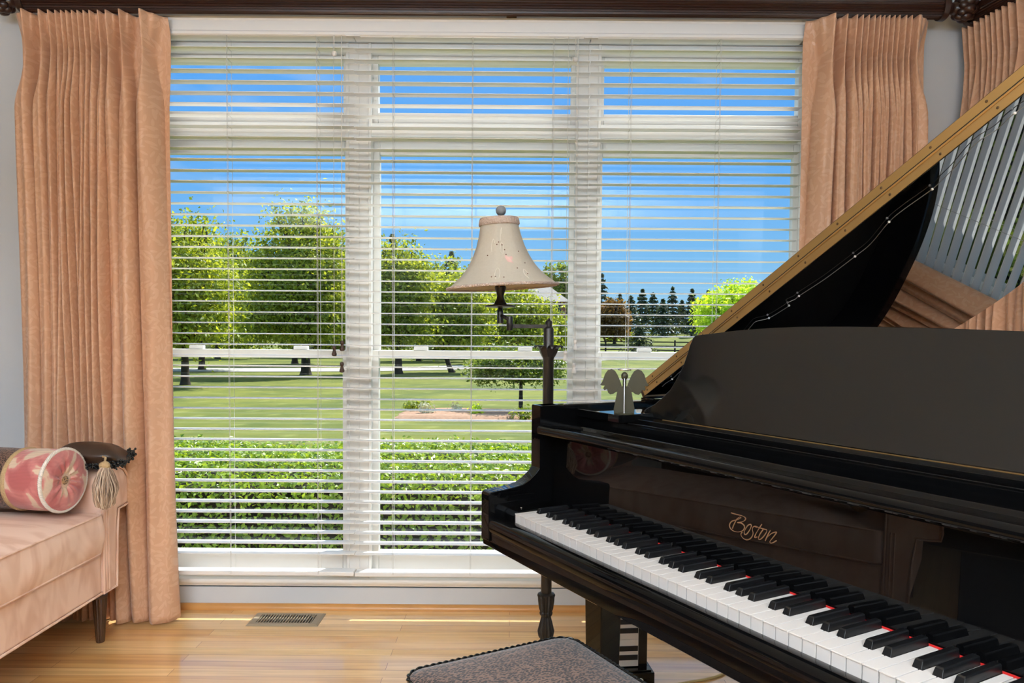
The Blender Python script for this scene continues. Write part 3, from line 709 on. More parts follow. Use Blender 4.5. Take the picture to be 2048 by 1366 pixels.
# case rim
half = [(UL, .10), (UL, .93), (-.085, 1.03), (-.05, 1.15), (.01, 1.245), (.09, 1.305), (.19, 1.333), (.30, 1.336), (.42, 1.325), (.54, 1.29), (.64, 1.23), (.73, 1.14), (.81, 1.03), (.89, .92), (.98, .82), (1.08, .74), (1.18, .675), (1.26, .60), (1.305, .52), (UR, .43), (UR, .10)]
outl = [p.to_2d() for p in catmull([(a, b, 0) for a, b in half], 5)]
def offset_poly(P, d):
    out = []
    for i, p in enumerate(P):
        t = (P[min(i + 1, len(P) - 1)] - P[max(i - 1, 0)]).normalized()
        out.append(p + Vector((t.y, -t.x)) * d)
    return out
inl = offset_poly(outl, .041)
f = MB(); rings = []
z0, z1 = .655, .978
for o, i in zip(outl, inl):
    rings.append([(o.x, o.y, z0), (o.x, o.y, z1 - .003), (o.x + (i.x - o.x) * .08, o.y + (i.y - o.y) * .08, z1), (o.x + (i.x - o.x) * .92, o.y + (i.y - o.y) * .92, z1), (i.x, i.y, z1 - .003), (i.x, i.y, z0)])
f.loft(rings, True, True); f.build('case_rim', 'black', piano, smooth=35)
f = MB(); pts = offset_poly(outl, .03)
f.prism([(p.x, p.y) for p in pts if p.y > .2] , .70, .72, 'z'); f.build('case_bottom', 'black', piano, smooth=0)
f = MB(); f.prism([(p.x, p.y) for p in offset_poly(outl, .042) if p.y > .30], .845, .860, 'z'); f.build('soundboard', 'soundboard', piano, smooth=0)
# cheeks / arms
prof = [(-.042, .655), (-.042, .766), (-.0395, .7715), (-.034, .7735), (.0, .7765), (.030, .780), (.052, .7845), (.072, .7955), (.090, .810), (.104, .8265), (.113, .8435), (.1175, .863), (.1180, .885), (.1155, .9025), (.1085, .918), (.1045, .927), (.1030, .937), (.1030, .974), (.106, .978), (.16, .978), (.16, .655)]
for nm, a, b in (('cheek', UL, IL), ('cheek', IR, UR)):
    f = MB(); f.prism(prof, a, b, 'x'); f.build(nm, 'black', piano, smooth=28, bevel=.0022)
# key bed, key slip, key blocks
f = MB(); f.prism([(-.036, .640), (-.032, .637), (.62, .637), (.62, .679), (-.0365, .679), (-.0375, .675)], UL, UR, 'x'); f.build('key_bed', 'black', piano, smooth=30)
f = MB(); f.prism([(-.040, .679), (-.0415, .684), (-.0415, .700), (-.0385, .7065), (-.033, .7105), (-.024, .7125), (-.008, .7125), (-.0035, .7105), (-.0035, .679)], IL + .001, IR - .001, 'x'); f.build('key_slip', 'black', piano, smooth=60)
for a, b in ((IL + .0006, -.0032), (1.2282, IR - .0006)):
    f = MB(); f.prism([(.001, .690), (.001, .722), (.006, .728), (.010, .7318), (.060, .7345), (.128, .736), (.128, .690)], a, b, 'x'); f.build('key_block', 'black', piano, smooth=35, bevel=.0012)
    f = MB(); f.lathe([(.004, 0), (.004, .001), (.0032, .0018), (.001, .002)], ((a + b) / 2, .034, .7335), 14); f.build('block_screw', 'silver', piano)
# keys
WP = 1.2252 / 52
def white_poly(i):
    n = (i + 5) % 7   # 0=C .. ; key 0 is A
    x0, x1 = i * WP + .0008, (i + 1) * WP - .0008
    hasL = n in (1, 2, 4, 5, 6) and i > 0; hasR = n in (0, 1, 3, 4, 5) and i < 51
    if i == 0: hasR = True
    sh = {0: -.0022, 1: .0022, 3: -.003, 4: 0, 5: .003}
    cl_ = lambda j: j * WP + sh.get((j - 1 + 5) % 7, 0)     # centre of black between j-1 and j
    a = cl_(i) + .0072 if hasL else x0
    b = cl_(i + 1) - .0072 if hasR else x1
    vb = .0482
    poly = [(x0, 0), (x1, 0)]
    poly += [(x1, vb), (b, vb), (b, .1305)] if hasR else [(x1, .1305)]
    poly += [(a, .1305), (a, vb), (x0, vb)] if hasL else [(x0, .1305)]
    return poly
for i in range(52):
    poly = white_poly(i)
    f = MB(); f.prism(poly, .7275, .730, 'z')
    x0, x1 = poly[0][0], poly[1][0]
    f.box(x0, x1, .0014, .0482, .695, .7275)
    f.build('white_key', 'ivory', piano, smooth=0, bevel=.0005, seg=1)
bl = []
sh = {0: -.0022, 1: .0022, 3: -.003, 4: 0, 5: .003}
for i in range(51):
    n = (i + 5) % 7
    if n in sh: bl.append((i + 1) * WP + sh[n])
for c in bl:
    f = MB(); w0, w1 = .0066, .0049; v0, v1 = .0475, .1310; zb, zt = .7255, .7415
    r0 = [(c - w0, v0, zb), (c + w0, v0, zb), (c + w0, v1, zb), (c - w0, v1, zb)]
    r1 = [(c - w0, v0, .7305), (c + w0, v0, .7305), (c + w0, v1, .7305), (c - w0, v1, .7305)]
    r2 = [(c - w1 - .0006, v0 + .0040, .7395), (c + w1 + .0006, v0 + .0040, .7395), (c + w1 + .0006, v1, .7395), (c - w1 - .0006, v1, .7395)]
    r3 = [(c - w1 + .0008, v0 + .0062, zt), (c + w1 - .0008, v0 + .0062, zt), (c + w1 - .0008, v1, zt), (c - w1 + .0008, v1, zt)]
    f.loft([r0, r1, r2, r3]); f.build('black_key', 'ebony', piano, smooth=0, bevel=.0007, seg=2)
f = MB(); f.box(-.002, 1.2272, .1307, .1338, .70, .7318); f.build('felt_strip', 'felt', piano, smooth=0)
# fallboard with its rounded nose, lettering
def arc(cx, cz, r, a0, a1, n): return [(cx + r * math.cos(math.radians(a0 + (a1 - a0) * k / n)), cz + r * math.sin(math.radians(a0 + (a1 - a0) * k / n))) for k in range(n + 1)]
fb = [(.1365, .715), (.1365, .734), (.1420, .902), (.103, .9045)] + arc(.1015, .9175, .0118, 250, 68, 18) + [(.112, .9262), (.170, .9215)] + arc(.1795, .9225, .0068, 150, -10, 14) + [(.1863, .90), (.170, .885), (.158, .715)]
f = MB(); f.prism(fb, IL + .0015, IR - .0015, 'x'); fall = f.build('fallboard', 'black', piano, smooth=14)
LOGO = [[(0.5518, 0.8327), (0.5625, 0.8325), (0.5771, 0.8329), (0.5844, 0.8317), (0.5865, 0.8294), (0.584, 0.8257), (0.5774, 0.8219), (0.5681, 0.8185)], [(0.5681, 0.8185), (0.5764, 0.8197), (0.5832, 0.8173), (0.5848, 0.8138), (0.5824, 0.8085), (0.5758, 0.8042), (0.5675, 0.8017), (0.559, 0.8014), (0.552, 0.8042), (0.5492, 0.8088), (0.5507, 0.814), (0.5554, 0.8186), (0.5627, 0.8218), (0.571, 0.8261), (0.5756, 0.8294), (0.572, 0.8294), (0.5669, 0.8255), (0.5638, 0.8209), (0.5598, 0.8136), (0.5563, 0.8052)], [(0.5979, 0.8222), (0.5929, 0.8195), (0.5879, 0.8129), (0.5845, 0.8058), (0.5857, 0.8018), (0.5898, 0.8027), (0.5952, 0.8091), (0.599, 0.8162), (0.5999, 0.8211), (0.5979, 0.8222)], [(0.6119, 0.8196), (0.6089, 0.8212), (0.6045, 0.819), (0.6026, 0.8147), (0.6048, 0.8082), (0.6029, 0.8016), (0.5976, 0.796), (0.5905, 0.793), (0.5833, 0.7937), (0.5781, 0.7972), (0.5774, 0.801), (0.58, 0.804)], [(0.6235, 0.828), (0.6179, 0.8198), (0.6112, 0.809), (0.6089, 0.8023), (0.6119, 0.8018), (0.6143, 0.8043)], [(0.6089, 0.8212), (0.6178, 0.8209), (0.6276, 0.8209), (0.6343, 0.8213)], [(0.6267, 0.8195), (0.621, 0.8113), (0.6173, 0.8035), (0.6184, 0.8003), (0.6232, 0.8026), (0.6298, 0.8096), (0.6344, 0.8175), (0.6339, 0.8208), (0.629, 0.8208)], [(0.6425, 0.8217), (0.6384, 0.8147), (0.6347, 0.807), (0.6325, 0.8015), (0.6366, 0.8089), (0.645, 0.817), (0.6524, 0.821), (0.6556, 0.8214), (0.6534, 0.8175), (0.6471, 0.8092), (0.6425, 0.8028), (0.644, 0.8005), (0.6491, 0.8022), (0.6565, 0.8077)]]
f = MB()
for st in LOGO:
    pts = catmull([(a, .1365 + (z - .734) * .0055 / .168 - .0002, z) for a, z in st], 4)
    m = len(pts)
    f.tube(pts, [.00085 * (0.55 + 0.75 * abs(math.sin(2.2 * PI * k / m + 1))) for k in range(m)], 6)
f.build('fallboard_lettering', 'gold_ink', fall, label='gold script lettering')
# inner front board, side ledges, music shelf
f = MB(); f.box(IL + .001, IR - .001, .212, .226, .70, .9455); f.build('front_board', 'black', piano, smooth=0)
for a, b in ((IL + .0008, .1305), (1.0945, IR - .0008)):
    f = MB(); f.box(a, b, .204, .452, .9475, .967); f.build('side_ledge', 'black', piano, smooth=0, bevel=.002)
f = MB(); f.box(.1315, 1.0935, .250, .52, .936, .9562); f.build('music_shelf', 'black', piano, smooth=0, bevel=.002)
f = MB(); f.box(.1318, 1.0932, .2275, .2495, .931, .9485); f.build('shelf_rail', 'black', piano, smooth=0, bevel=.002)
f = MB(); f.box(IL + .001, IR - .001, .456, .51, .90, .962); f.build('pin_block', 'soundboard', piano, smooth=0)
# music desk: shaped panel leaning back on the shelf
dl = [(.0970, .9572), (.0957, .9609), (.0949, .9692), (.0990, .9750), (.1047, .9784), (.1215, .9882), (.1365, 1.0047), (.1496, 1.0234), (.1533, 1.0449), (.1544, 1.0653), (.1538, 1.0832), (.1498, 1.1012), (.1457, 1.1193), (.1423, 1.1290), (.1416, 1.1376), (.1408, 1.1486), (.1445, 1.1550)]
dtop = [(.2074, 1.1609), (.2823, 1.1677), (.3671, 1.1723), (.4462, 1.1744), (.5660, 1.1738), (.7197, 1.1701), (.8849, 1.1632)]
dout = dl + dtop + [(1.225 - a, z) for a, z in dl[::-1]]
tl = math.tan(math.radians(32))
f = MB()
fr = [(a, .300 + (z - .957) * tl, z) for a, z in dout]; bk = [(a, y + .0125, z - .0030 if z > .96 else z) for a, y, z in fr]
f.loft([fr, bk], True, True); f.build('music_desk', 'satin', piano, smooth=25, bevel=.0015)
f = MB(); f.box(.18, 1.045, .2930, .2968, .9563, .9571); f.build('desk_hinge', 'brass', piano, smooth=0, label='brass hinge strip')
# lid on its hinge line, front flap folded back on top
LA = math.atan(.592); ca, sa = math.cos(LA), math.sin(LA)
def lidp(a, v, t): return (UL - .004 + a * ca - t * sa, v, .980 + a * sa + t * ca)
lo = [Vector((p.x - UL, p.y)) for p in offset_poly(outl, -.008)]
lo = [Vector((max(p.x, 0.0), p.y)) for p in lo if p.y > .462]
lo = [Vector((0.0, .460))] + lo + [Vector((1.418, .460))]
f = MB(); n = len(lo)
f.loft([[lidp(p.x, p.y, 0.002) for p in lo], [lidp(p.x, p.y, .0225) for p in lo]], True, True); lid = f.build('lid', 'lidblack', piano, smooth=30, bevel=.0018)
f = MB(); fl = [(0.0, .460), (1.418, .460), (1.418, .815), (0.0, .815)]
f.loft([[lidp(a, v, .0245) for a, v in fl], [lidp(a, v, .0455) for a, v in fl]], True, True); flap = f.build('lid_flap', 'black', piano, smooth=0, bevel=.002)
f = MB()
for t0, t1 in ((.0035, .0205), (.0262, .0432)):
    f.loft([[lidp(.012, .460, t0), lidp(.012, .4585, t0), lidp(.012, .4585, t1), lidp(.012, .460, t1)], [lidp(1.405, .460, t0), lidp(1.405, .4585, t0), lidp(1.405, .4585, t1), lidp(1.405, .460, t1)]])
hinge = f.build('continuous_hinge', 'brass', lid, smooth=30)
f = MB(); f.tube([lidp(.012, .4580, .0216), lidp(1.405, .4580, .0216)], .0021, 12); f.build('hinge_knuckle', 'brass', hinge)
f = MB(); f.loft([[lidp(a_, .4596, .0226), lidp(a_, .4592, .0226), lidp(a_, .4592, .0262), lidp(a_, .4596, .0262)] for a_ in (.012, 1.405)]); f.build('groove_shade', 'dark', hinge, smooth=0)  # dark strip laid in as the shade of the groove between the leaves
k = 0
for t0, s0 in ((.012, .030), (.0347, .022)):
    a = s0
    while a < 1.40:
        f = MB(); p = lidp(a, .4583, t0)
        f.sphere(p, .0027, 8, 5, (1, .35, 1)); f.build('hinge_screw', 'screw', hinge)
        a += .046 if a < .06 else .1105
f = MB(); f.box(UL - .002, UL + .05, .452, .4575, .9782, .9835); f.tube([(UL - .006, .465, .9815), (UL - .006, .95, .9815)], .004, 8); f.build('lid_hinge_bar', 'black', piano, smooth=30)
# prop stick on the far side
a0 = Vector((1.215, .575, .972)); q = Vector(lidp(1.05, .70, 0.0))
f = MB(); f.tube([a0, q], .0085, 10); f.build('prop_stick', 'black', piano)
# legs with brass casters, pedal lyre
def leg(u0, v0, w=.074, d=.066):
    f = MB(); zz = [.637, .60, .52, .42, .30, .20, .11, .085]; sc = [1.0, .99, .955, .91, .86, .83, .82, .82]
    f.loft([[(u0 + w / 2 - w / 2 * s, v0 + d / 2 - d / 2 * s, z), (u0 + w / 2 + w / 2 * s, v0 + d / 2 - d / 2 * s, z), (u0 + w / 2 + w / 2 * s, v0 + d / 2 + d / 2 * s, z), (u0 + w / 2 - w / 2 * s, v0 + d / 2 + d / 2 * s, z)] for z, s in zip(zz, sc)])
    l = f.build('leg', 'black', piano, smooth=25, bevel=.003)
    f = MB(); c = (u0 + w / 2, v0 + d / 2)
    f.lathe([(.026, .0845), (.026, .07), (.016, .062), (.010, .055)], (c[0], c[1], 0), 20); f.box(c[0] - .013, c[0] - .009, c[1] - .004, c[1] + .03, .02, .06); f.box(c[0] + .009, c[0] + .013, c[1] - .004, c[1] + .03, .02, .06)
    f.xf(Matrix.Identity(4)); b = f.build('caster', 'brass', l)
    f = MB(); f.lathe([(.005, -.008), (.021, -.007), (.0225, 0), (.021, .007), (.005, .008)], n=24); f.xf(Matrix.Translation((c[0], c[1] + .016, .0225)) @ Matrix.Rotation(PI / 2, 4, 'Y')); f.build('caster_wheel', 'brass', l)
leg(.0013, .20); leg(1.15, .20); leg(.30, 1.12)
f = MB(); f.box(.50, .725, .30, .36, .585, .637); f.box(.50, .725, .29, .38, .085, .155)
for uu in (.535, .69): f.tube([(uu, .33, .155), (uu, .33, .585)], .016, 14)
lyre = f.build('pedal_lyre', 'black', piano, smooth=30)
for k in (-.065, 0, .065):
    f = MB(); f.prism([(.1475 - .012 * 0, .108), (.29, .108), (.29, .114), (.155, .116)], .6125 + k - .009, .6125 + k + .009, 'x'); f.build('pedal', 'brass', lyre, smooth=30, bevel=.003)
for ch in list(lyre.children): pass

# ----------------------------------------------------------------- fairy lights strung across the lid
def lid_world(u, v):
    a = (u - UL + .004) / ca
    p = Vector(lidp(a, v, -.0025)); return PM @ p
wp = [[-0.0305, 0.470], [-0.0129, 0.468], [0.0065, 0.4719], [0.0408, 0.4671], [0.057, 0.4729], [.10, .50], [.17, .530], [0.2369, 0.5116], [0.2586, 0.5064], [0.273, 0.5338], [0.3059, 0.5446], [0.3209, 0.5454], [0.3300, .5300], [0.3444, 0.539], [0.3551, 0.5376], [0.401, 0.5467], [0.4281, 0.5496], [0.4875, 0.55], [0.5252, 0.5472], [0.585, 0.5187], [0.6194, 0.5151], [0.6696, 0.5208], [0.6941, 0.5141], [0.722, 0.505], [0.7683, 0.4836], [0.8008, 0.4913], [0.8304, 0.4837], [.90, .50], [1.0, .49]]
pts = [lid_world(u, v) for u, v in wp]
fl_ = thing('fairy_light_string', 'thin wire with tiny clear bulbs strung along the raised piano lid', 'string lights', pts[0])
f = MB(); f.tube(catmull(pts, 4), .0008, 6); f.build('wire', 'wire', fl_, fl_.location)
for u, v in ((.273, .5338), (.3209, .5454), (.3551, .5376), (.4875, .55), (.585, .5187), (.6696, .5208), (.8304, .4837), (.0065, .4719), (.95, .495)):
    f = MB(); f.sphere(lid_world(u, v), .0026, 10, 8); f.build('bulb', 'bulb', fl_, fl_.location)

# ----------------------------------------------------------------- metal angel on the piano ledge
ab = PM @ Vector((.1140, .232, .967))
yawA = math.atan2(ab.y, ab.x) - PI / 2        # faces the camera side of the room
ang = thing('angel_figurine', 'small grey metal angel with spread wings standing on the piano ledge', 'figurine', ab, yawA)
ang.location = ab
f = MB(); f.prism([(-.0235, 0), (.0235, 0), (.0245, .012), (.016, .058), (.0105, .066), (-.0105, .066), (-.016, .058), (-.0245, .012)], -.0015, .0015, 'y'); f.build('gown', 'pewter', ang, smooth=0, bevel=.0006)
wing = [(.004, .060), (.010, .078), (.016, .092), (.0225, .1025), (.031, .107), (.040, .1035), (.0465, .094), (.050, .082), (.0535, .074), (.0575, .069), (.052, .0665), (.0465, .067), (.050, .0605), (.0475, .0555), (.041, .0585), (.0385, .0505), (.0335, .046), (.026, .0475), (.020, .052), (.010, .054)]
for s in (-1, 1):
    f = MB(); f.prism([(s * a, b) for a, b in wing][::s], .0012, .0036, 'y'); f.build('wing', 'pewter', ang, smooth=0, bevel=.0006)
f = MB(); f.sphere((0, -.001, .0905), .0085, 14, 10, (.95, .8, 1.15)); f.tube([(0, 0, .064), (0, 0, .084)], .0045, 10); f.build('head', 'pewter', ang)
f = MB(); f.ring([(.0145 * math.cos(2 * PI * k / 24), .0145 * math.sin(2 * PI * k / 24) - .001, .1055) for k in range(24)], .0019, 8); f.build('halo', 'silver', ang)
f = MB(); f.prism([(-.016, 0), (-.0015, 0), (-.0015, .098), (-.005, .098), (-.009, .06)], -.0011, .0011, 'x'); f.build('front_fin', 'silver', ang, smooth=0)
f = MB(); f.lathe([(.024, 0), (.024, .003), (.02, .004)], (0, 0, 0), 24); f.build('base', 'pewter', ang)

# ----------------------------------------------------------------- floor lamp with swing arm
LX_, LYY = .1275, 2.55
lamp = thing('floor_lamp', 'dark bronze swing-arm floor lamp with a cream bell shade behind the piano', 'lamp', (.100, 2.0, 0))
off = (LX_, LYY, 0)
f = MB(); f.lathe([(.0195, .06), (.0195, .10), (.026, .108), (.0295, .128), (.022, .158), (.0165, .178), (.022, .186), (.023, .192), (.0205, .197), (.0245, .205), (.0285, .235), (.0290, .247), (.0315, .252), (.0300, .258), (.020, .264)], (LX_, LYY, 0), 32, flute=1, fdepth=.10); f.build('fluted_collar', 'bronze', lamp, off, smooth=40)
f = MB(); f.lathe([(.0185, .26), (.0185, 1.100), (.0205, 1.103), (.0205, 1.109), (.0175, 1.114), (.0175, 1.176), (.0155, 1.181), (.012, 1.184)], (LX_, LYY, 0), 28); f.build('pole', 'bronze', lamp, off, smooth=40)
f = MB()
f.lathe([(.0195, 1.075), (.022, 1.085), (.026, 1.096), (.0275, 1.106), (.019, 1.108)], (LX_, LYY, 0), 24)
for k in range(8):
    a = 2 * PI * k / 8 + .2
    path = [(.021, 1.084), (.0285, 1.100), (.033, 1.113), (.041, 1.121), (.049, 1.119), (.054, 1.111)]
    w = [.008, .011, .012, .010, .007, .002]
    L_, R_ = [], []
    for (r, z), ww in zip(path, w):
        c, s = math.cos(a), math.sin(a)
        L_.append((LX_ + r * c - ww * s, LYY + r * s + ww * c, z)); R_.append((LX_ + r * c + ww * s, LYY + r * s - ww * c, z))
    for j in range(len(path) - 1):
        f.loft([[L_[j], R_[j], (R_[j][0], R_[j][1], R_[j][2] - .003), (L_[j][0], L_[j][1], L_[j][2] - .003)], [L_[j + 1], R_[j + 1], (R_[j + 1][0], R_[j + 1][1], R_[j + 1][2] - .003), (L_[j + 1][0], L_[j + 1][1], L_[j + 1][2] - .003)]])
f.build('acanthus_crown', 'bronze', lamp, off, smooth=50)
JX, JY = -.006, 2.535; SX, SY = -.0385, 2.555
f = MB(); f.box(JX, LX_ + .002, LYY - .009, LYY + .003, 1.1785, 1.1915); f.lathe([(.0115, 1.176), (.0115, 1.203), (.006, 1.206), (.003, 1.213)], (LX_, LYY, 0), 16); f.build('swing_arm', 'bronze', lamp, off, smooth=30, bevel=.001)
f = MB(); f.lathe([(.0095, 1.170), (.0105, 1.172), (.0105, 1.216), (.0095, 1.218)], (JX, JY, 0), 18)
f.tube([(JX, JY, 1.204), (JX - .012, JY - .004, 1.212), (JX - .022, JY + .004, 1.218), (SX, SY, 1.222)], .0065, 10); f.build('elbow_joint', 'bronze', lamp, off, smooth=40)
f = MB(); f.lathe([(.006, 1.193), (.0105, 1.1945), (.0105, 1.236), (.008, 1.240), (.008, 1.246), (.024, 1.247), (.052, 1.2505), (.0525, 1.2545), (.048, 1.2565), (.026, 1.256), (.0215, 1.262), (.014, 1.276), (.0115, 1.288), (.014, 1.298), (.019, 1.310), (.0205, 1.318), (.018, 1.3215)], (SX, SY, 0), 28); f.build('candle_cup', 'bronze', lamp, off, smooth=40)
f = MB(); f.lathe([(.0145, 1.32), (.0145, 1.332), (.0165, 1.334), (.0165, 1.360), (.012, 1.366)], (SX, SY, 0), 20); f.tube([(SX - .004, SY - .018, 1.316), (SX - .004, SY - .018, 1.345)], .0028, 8); f.build('lamp_socket', 'lampbrass', lamp, off, smooth=30)
f = MB(); f.sphere((SX, SY, 1.415), .030, 18, 12, (1, 1, 1.1)); f.lathe([(.012, 1.36), (.014, 1.375), (.02, 1.39)], (SX, SY, 0), 18); f.build('light_bulb', 'bulb', lamp, off)
f = MB()
for s in (-1, 1): f.tube([(SX + s * .012, SY, 1.330), (SX + s * .030, SY, 1.36), (SX + s * .042, SY, 1.42), (SX + s * .03, SY, 1.51), (SX + s * .004, SY, 1.556)], .0018, 6)
for k in range(3):
    a = 2 * PI * k / 3 + .4; f.tube([(SX, SY, 1.55), (SX + .056 * math.cos(a), SY + .056 * math.sin(a), 1.545)], .0016, 6)
f.build('shade_harp', 'lampbrass', lamp, off)
# bell shade: panelled, tilted slightly like in the photo
prof = [(.193, 1.3175), (.190, 1.3215), (.168, 1.338), (.142, 1.360), (.1185, 1.388), (.099, 1.421), (.083, 1.458), (.073, 1.493), (.0665, 1.524), (.0635, 1.545)]
tiltM = Matrix.Translation((SX, SY, 1.43)) @ Matrix.Rotation(math.radians(-3.2), 4, 'Y') @ Matrix.Rotation(math.radians(1.0), 4, 'X') @ Matrix.Translation((-SX, -SY, -1.43))
def shade_pt(a, z, out=0.0):
    r = np.interp(z, [p[1] for p in prof], [p[0] for p in prof]) + out
    # eight soft panels
    ph = ((a - .62) % (2 * PI / 8)) / (2 * PI / 8) - .5
    k = 1 - .030 * (1 - (2 * ph) ** 2)
    return (SX + r * k * math.cos(a), SY + r * k * math.sin(a), z)
f = MB(); zs = np.linspace(1.3175, 1.545, 26)
f.loft([[shade_pt(2 * PI * k / 96, z) for k in range(96)] for z in zs], True, False); f.xf(tiltM); sh_ = f.build('lamp_shade', 'shade', lamp, off, smooth=50)
so = sh_.modifiers.new('cloth', 'SOLIDIFY'); so.thickness = .0015
f = MB(); f.ring([shade_pt(2 * PI * k / 96, 1.3195, .001) for k in range(96)], .0052, 8); f.xf(tiltM); f.build('lower_braid', 'braid', lamp, off)
f = MB(); rings = []
for z, o in ((1.526, .0015), (1.530, .0045), (1.536, .005), (1.545, .0045), (1.552, .002)):
    rings.append([shade_pt(2 * PI * k / 96, min(z, 1.545), o + (.0012 if k % 2 else 0)) if z <= 1.545 else (lambda p: (p[0], p[1], z))(shade_pt(2 * PI * k / 96, 1.545, o + (.0012 if k % 2 else 0))) for k in range(96)])
f.loft(rings, True, False); f.xf(tiltM); f.build('upper_braid', 'braid', lamp, off, smooth=60)
f = MB(); f.lathe([(.007, 1.548), (.007, 1.560), (.010, 1.563)], (SX, SY, 0), 14); f.sphere((SX, SY, 1.5775), .0178, 20, 14); f.build('ball_finial', 'stone', lamp, off)
# embroidery: butterfly, loops and beads worked on the shade
def emb(pts, r, name, m):
    f = MB(); P = catmull([shade_pt(a, z, .0008) for a, z in pts], 4); f.tube(P, r, 5); f.xf(tiltM); return f.build(name, m, sh_)
A0 = -PI / 2
def fixoff(o): o.data.transform(Matrix.Translation(-Vector(off)))
for o in [emb([(A0 + .05, 1.42), (A0 + .0, 1.44), (A0 + .06, 1.462), (A0 + .13, 1.445), (A0 + .08, 1.42)], .0009, 'embroidered_loop', 'embroid_cream'),
          emb([(A0 - .10, 1.335), (A0 - .14, 1.355), (A0 - .08, 1.375), (A0 - .03, 1.36), (A0 - .05, 1.337)], .0009, 'embroidered_loop', 'embroid_cream'),
          emb([(A0 + .02, 1.468), (A0 + .05, 1.495), (A0 + .11, 1.512), (A0 + .10, 1.49)], .0009, 'embroidered_loop', 'embroid_cream'),
          emb([(A0 + .55, 1.335), (A0 + .52, 1.352), (A0 + .58, 1.368), (A0 + .62, 1.35)], .0009, 'embroidered_loop', 'embroid_cream'),
          emb([(A0 - .30, 1.43), (A0 - .34, 1.45), (A0 - .28, 1.475), (A0 - .22, 1.46)], .0009, 'embroidered_loop', 'embroid_cream')]: fixoff(o)
def wing_patch(poly):
    f = MB(); c = [shade_pt(a, z, .0009) for a, z in poly]; f.add(c, [tuple(range(len(c)))]); f.xf(tiltM); o = f.build('embroidered_butterfly', 'embroid_pink', sh_, smooth=0); fixoff(o)
wing_patch([(A0 + .20, 1.395), (A0 + .13, 1.411), (A0 + .16, 1.418), (A0 + .27, 1.411), (A0 + .36, 1.414), (A0 + .40, 1.407), (A0 + .33, 1.399), (A0 + .37, 1.388), (A0 + .30, 1.392)])
for a, z in ((-.12, 1.455), (-.05, 1.463), (.08, 1.453), (.16, 1.436), (.19, 1.42), (.42, 1.372), (.60, 1.352), (-.20, 1.345), (-.45, 1.42), (-.12, 1.345), (0.05, 1.342), (.75, 1.39), (.68, 1.43)):
    f = MB(); f.sphere(shade_pt(A0 + a, z, .001), .0022, 6, 5); f.xf(tiltM); o = f.build('embroidered_bead', 'embroid_bead', sh_); fixoff(o)

# the lamp above was drawn at 1 / .784 of its size: bring it to size on its own axis and stand it on its foot
def lamp_fit(o):
    o.data.transform(Matrix.Translation((0, 0, .2479)) @ Matrix.Scale(.784, 4))
    for c in o.children: lamp_fit(c)
for c in list(lamp.children): lamp_fit(c)
f = MB(); f.lathe([(.001, 0), (.112, 0), (.114, .005), (.110, .011), (.09, .016), (.05, .024), (.03, .036), (.02, .048), (.0155, .060), (.0150, .30)], (0, 0, 0), 40); f.build('base', 'bronze', lamp, smooth=40)

# ----------------------------------------------------------------- piano bench
bench = thing('piano_bench', 'leopard-print upholstered bench with dark rope piping in front of the keyboard', 'bench', PM @ Vector((.55, -.15, 0)), PROT)
bw, bd, cr_ = .385, .196, .045
def rrect(hw, hd, r, n=10):
    out = []
    for cx, cy, a0 in ((hw - r, hd - r, 0), (-hw + r, hd - r, PI / 2), (-hw + r, -hd + r, PI), (hw - r, -hd + r, 3 * PI / 2)):
        out += [(cx + r * math.cos(a0 + PI / 2 * k / n), cy + r * math.sin(a0 + PI / 2 * k / n)) for k in range(n + 1)]
    return out
f = MB(); rings = []
for z, ins in ((.415, .012), (.420, .003), (.432, 0), (.470, -.004), (.484, 0), (.488, .004)):
    rings.append([(x, y, z) for x, y in rrect(bw - ins, bd - ins, cr_ - ins)])
base_ = rrect(bw - .004, bd - .004, cr_ - .004)
for s in np.linspace(.96, .04, 16):
    z = .488 + .024 * (1 - s ** 2.4) ** .8
    rings.append([(x * s, y * s, z) for x, y in base_])
f.loft(rings, True, True); f.build('cushion', 'leopard', bench, smooth=50)
f = MB()
loop = [Vector((x, y, .4865)) for x, y in rrect(bw, bd, cr_, 14)]
dense = []
for i in range(len(loop)):
    a, b = loop[i], loop[(i + 1) % len(loop)]; m = max(1, int((b - a).length / .0035)); dense += [a.lerp(b, k / m) for k in range(m)]
m = len(dense)
for ph in (0, PI):
    tw = []
    for i, p in enumerate(dense):
        d = (dense[(i + 1) % m] - dense[i - 1]).normalized(); nn = Vector((d.y, -d.x, 0)); a = 2 * PI * i / 4.0 * .5 + ph
        tw.append(p + (nn * math.cos(a) + Vector((0, 0, 1)) * math.sin(a)) * .0022)
    f.ring(tw, .0026, 6)
f.build('rope_piping', 'beads', bench, smooth=60)
f = MB(); f.loft([[(x, y, .355) for x, y in rrect(bw - .012, bd - .012, .02)], [(x, y, .4145) for x, y in rrect(bw - .012, bd - .012, .02)]]); f.build('apron', 'black', bench, smooth=40)
for sx in (-1, 1):
    for sy in (-1, 1):
        f = MB(); f.lathe([(.014, 0), (.016, .01), (.017, .08), (.022, .25), (.026, .33), (.026, .355)], (sx * (bw - .05), sy * (bd - .05), 0), 16); f.build('leg', 'black', bench)

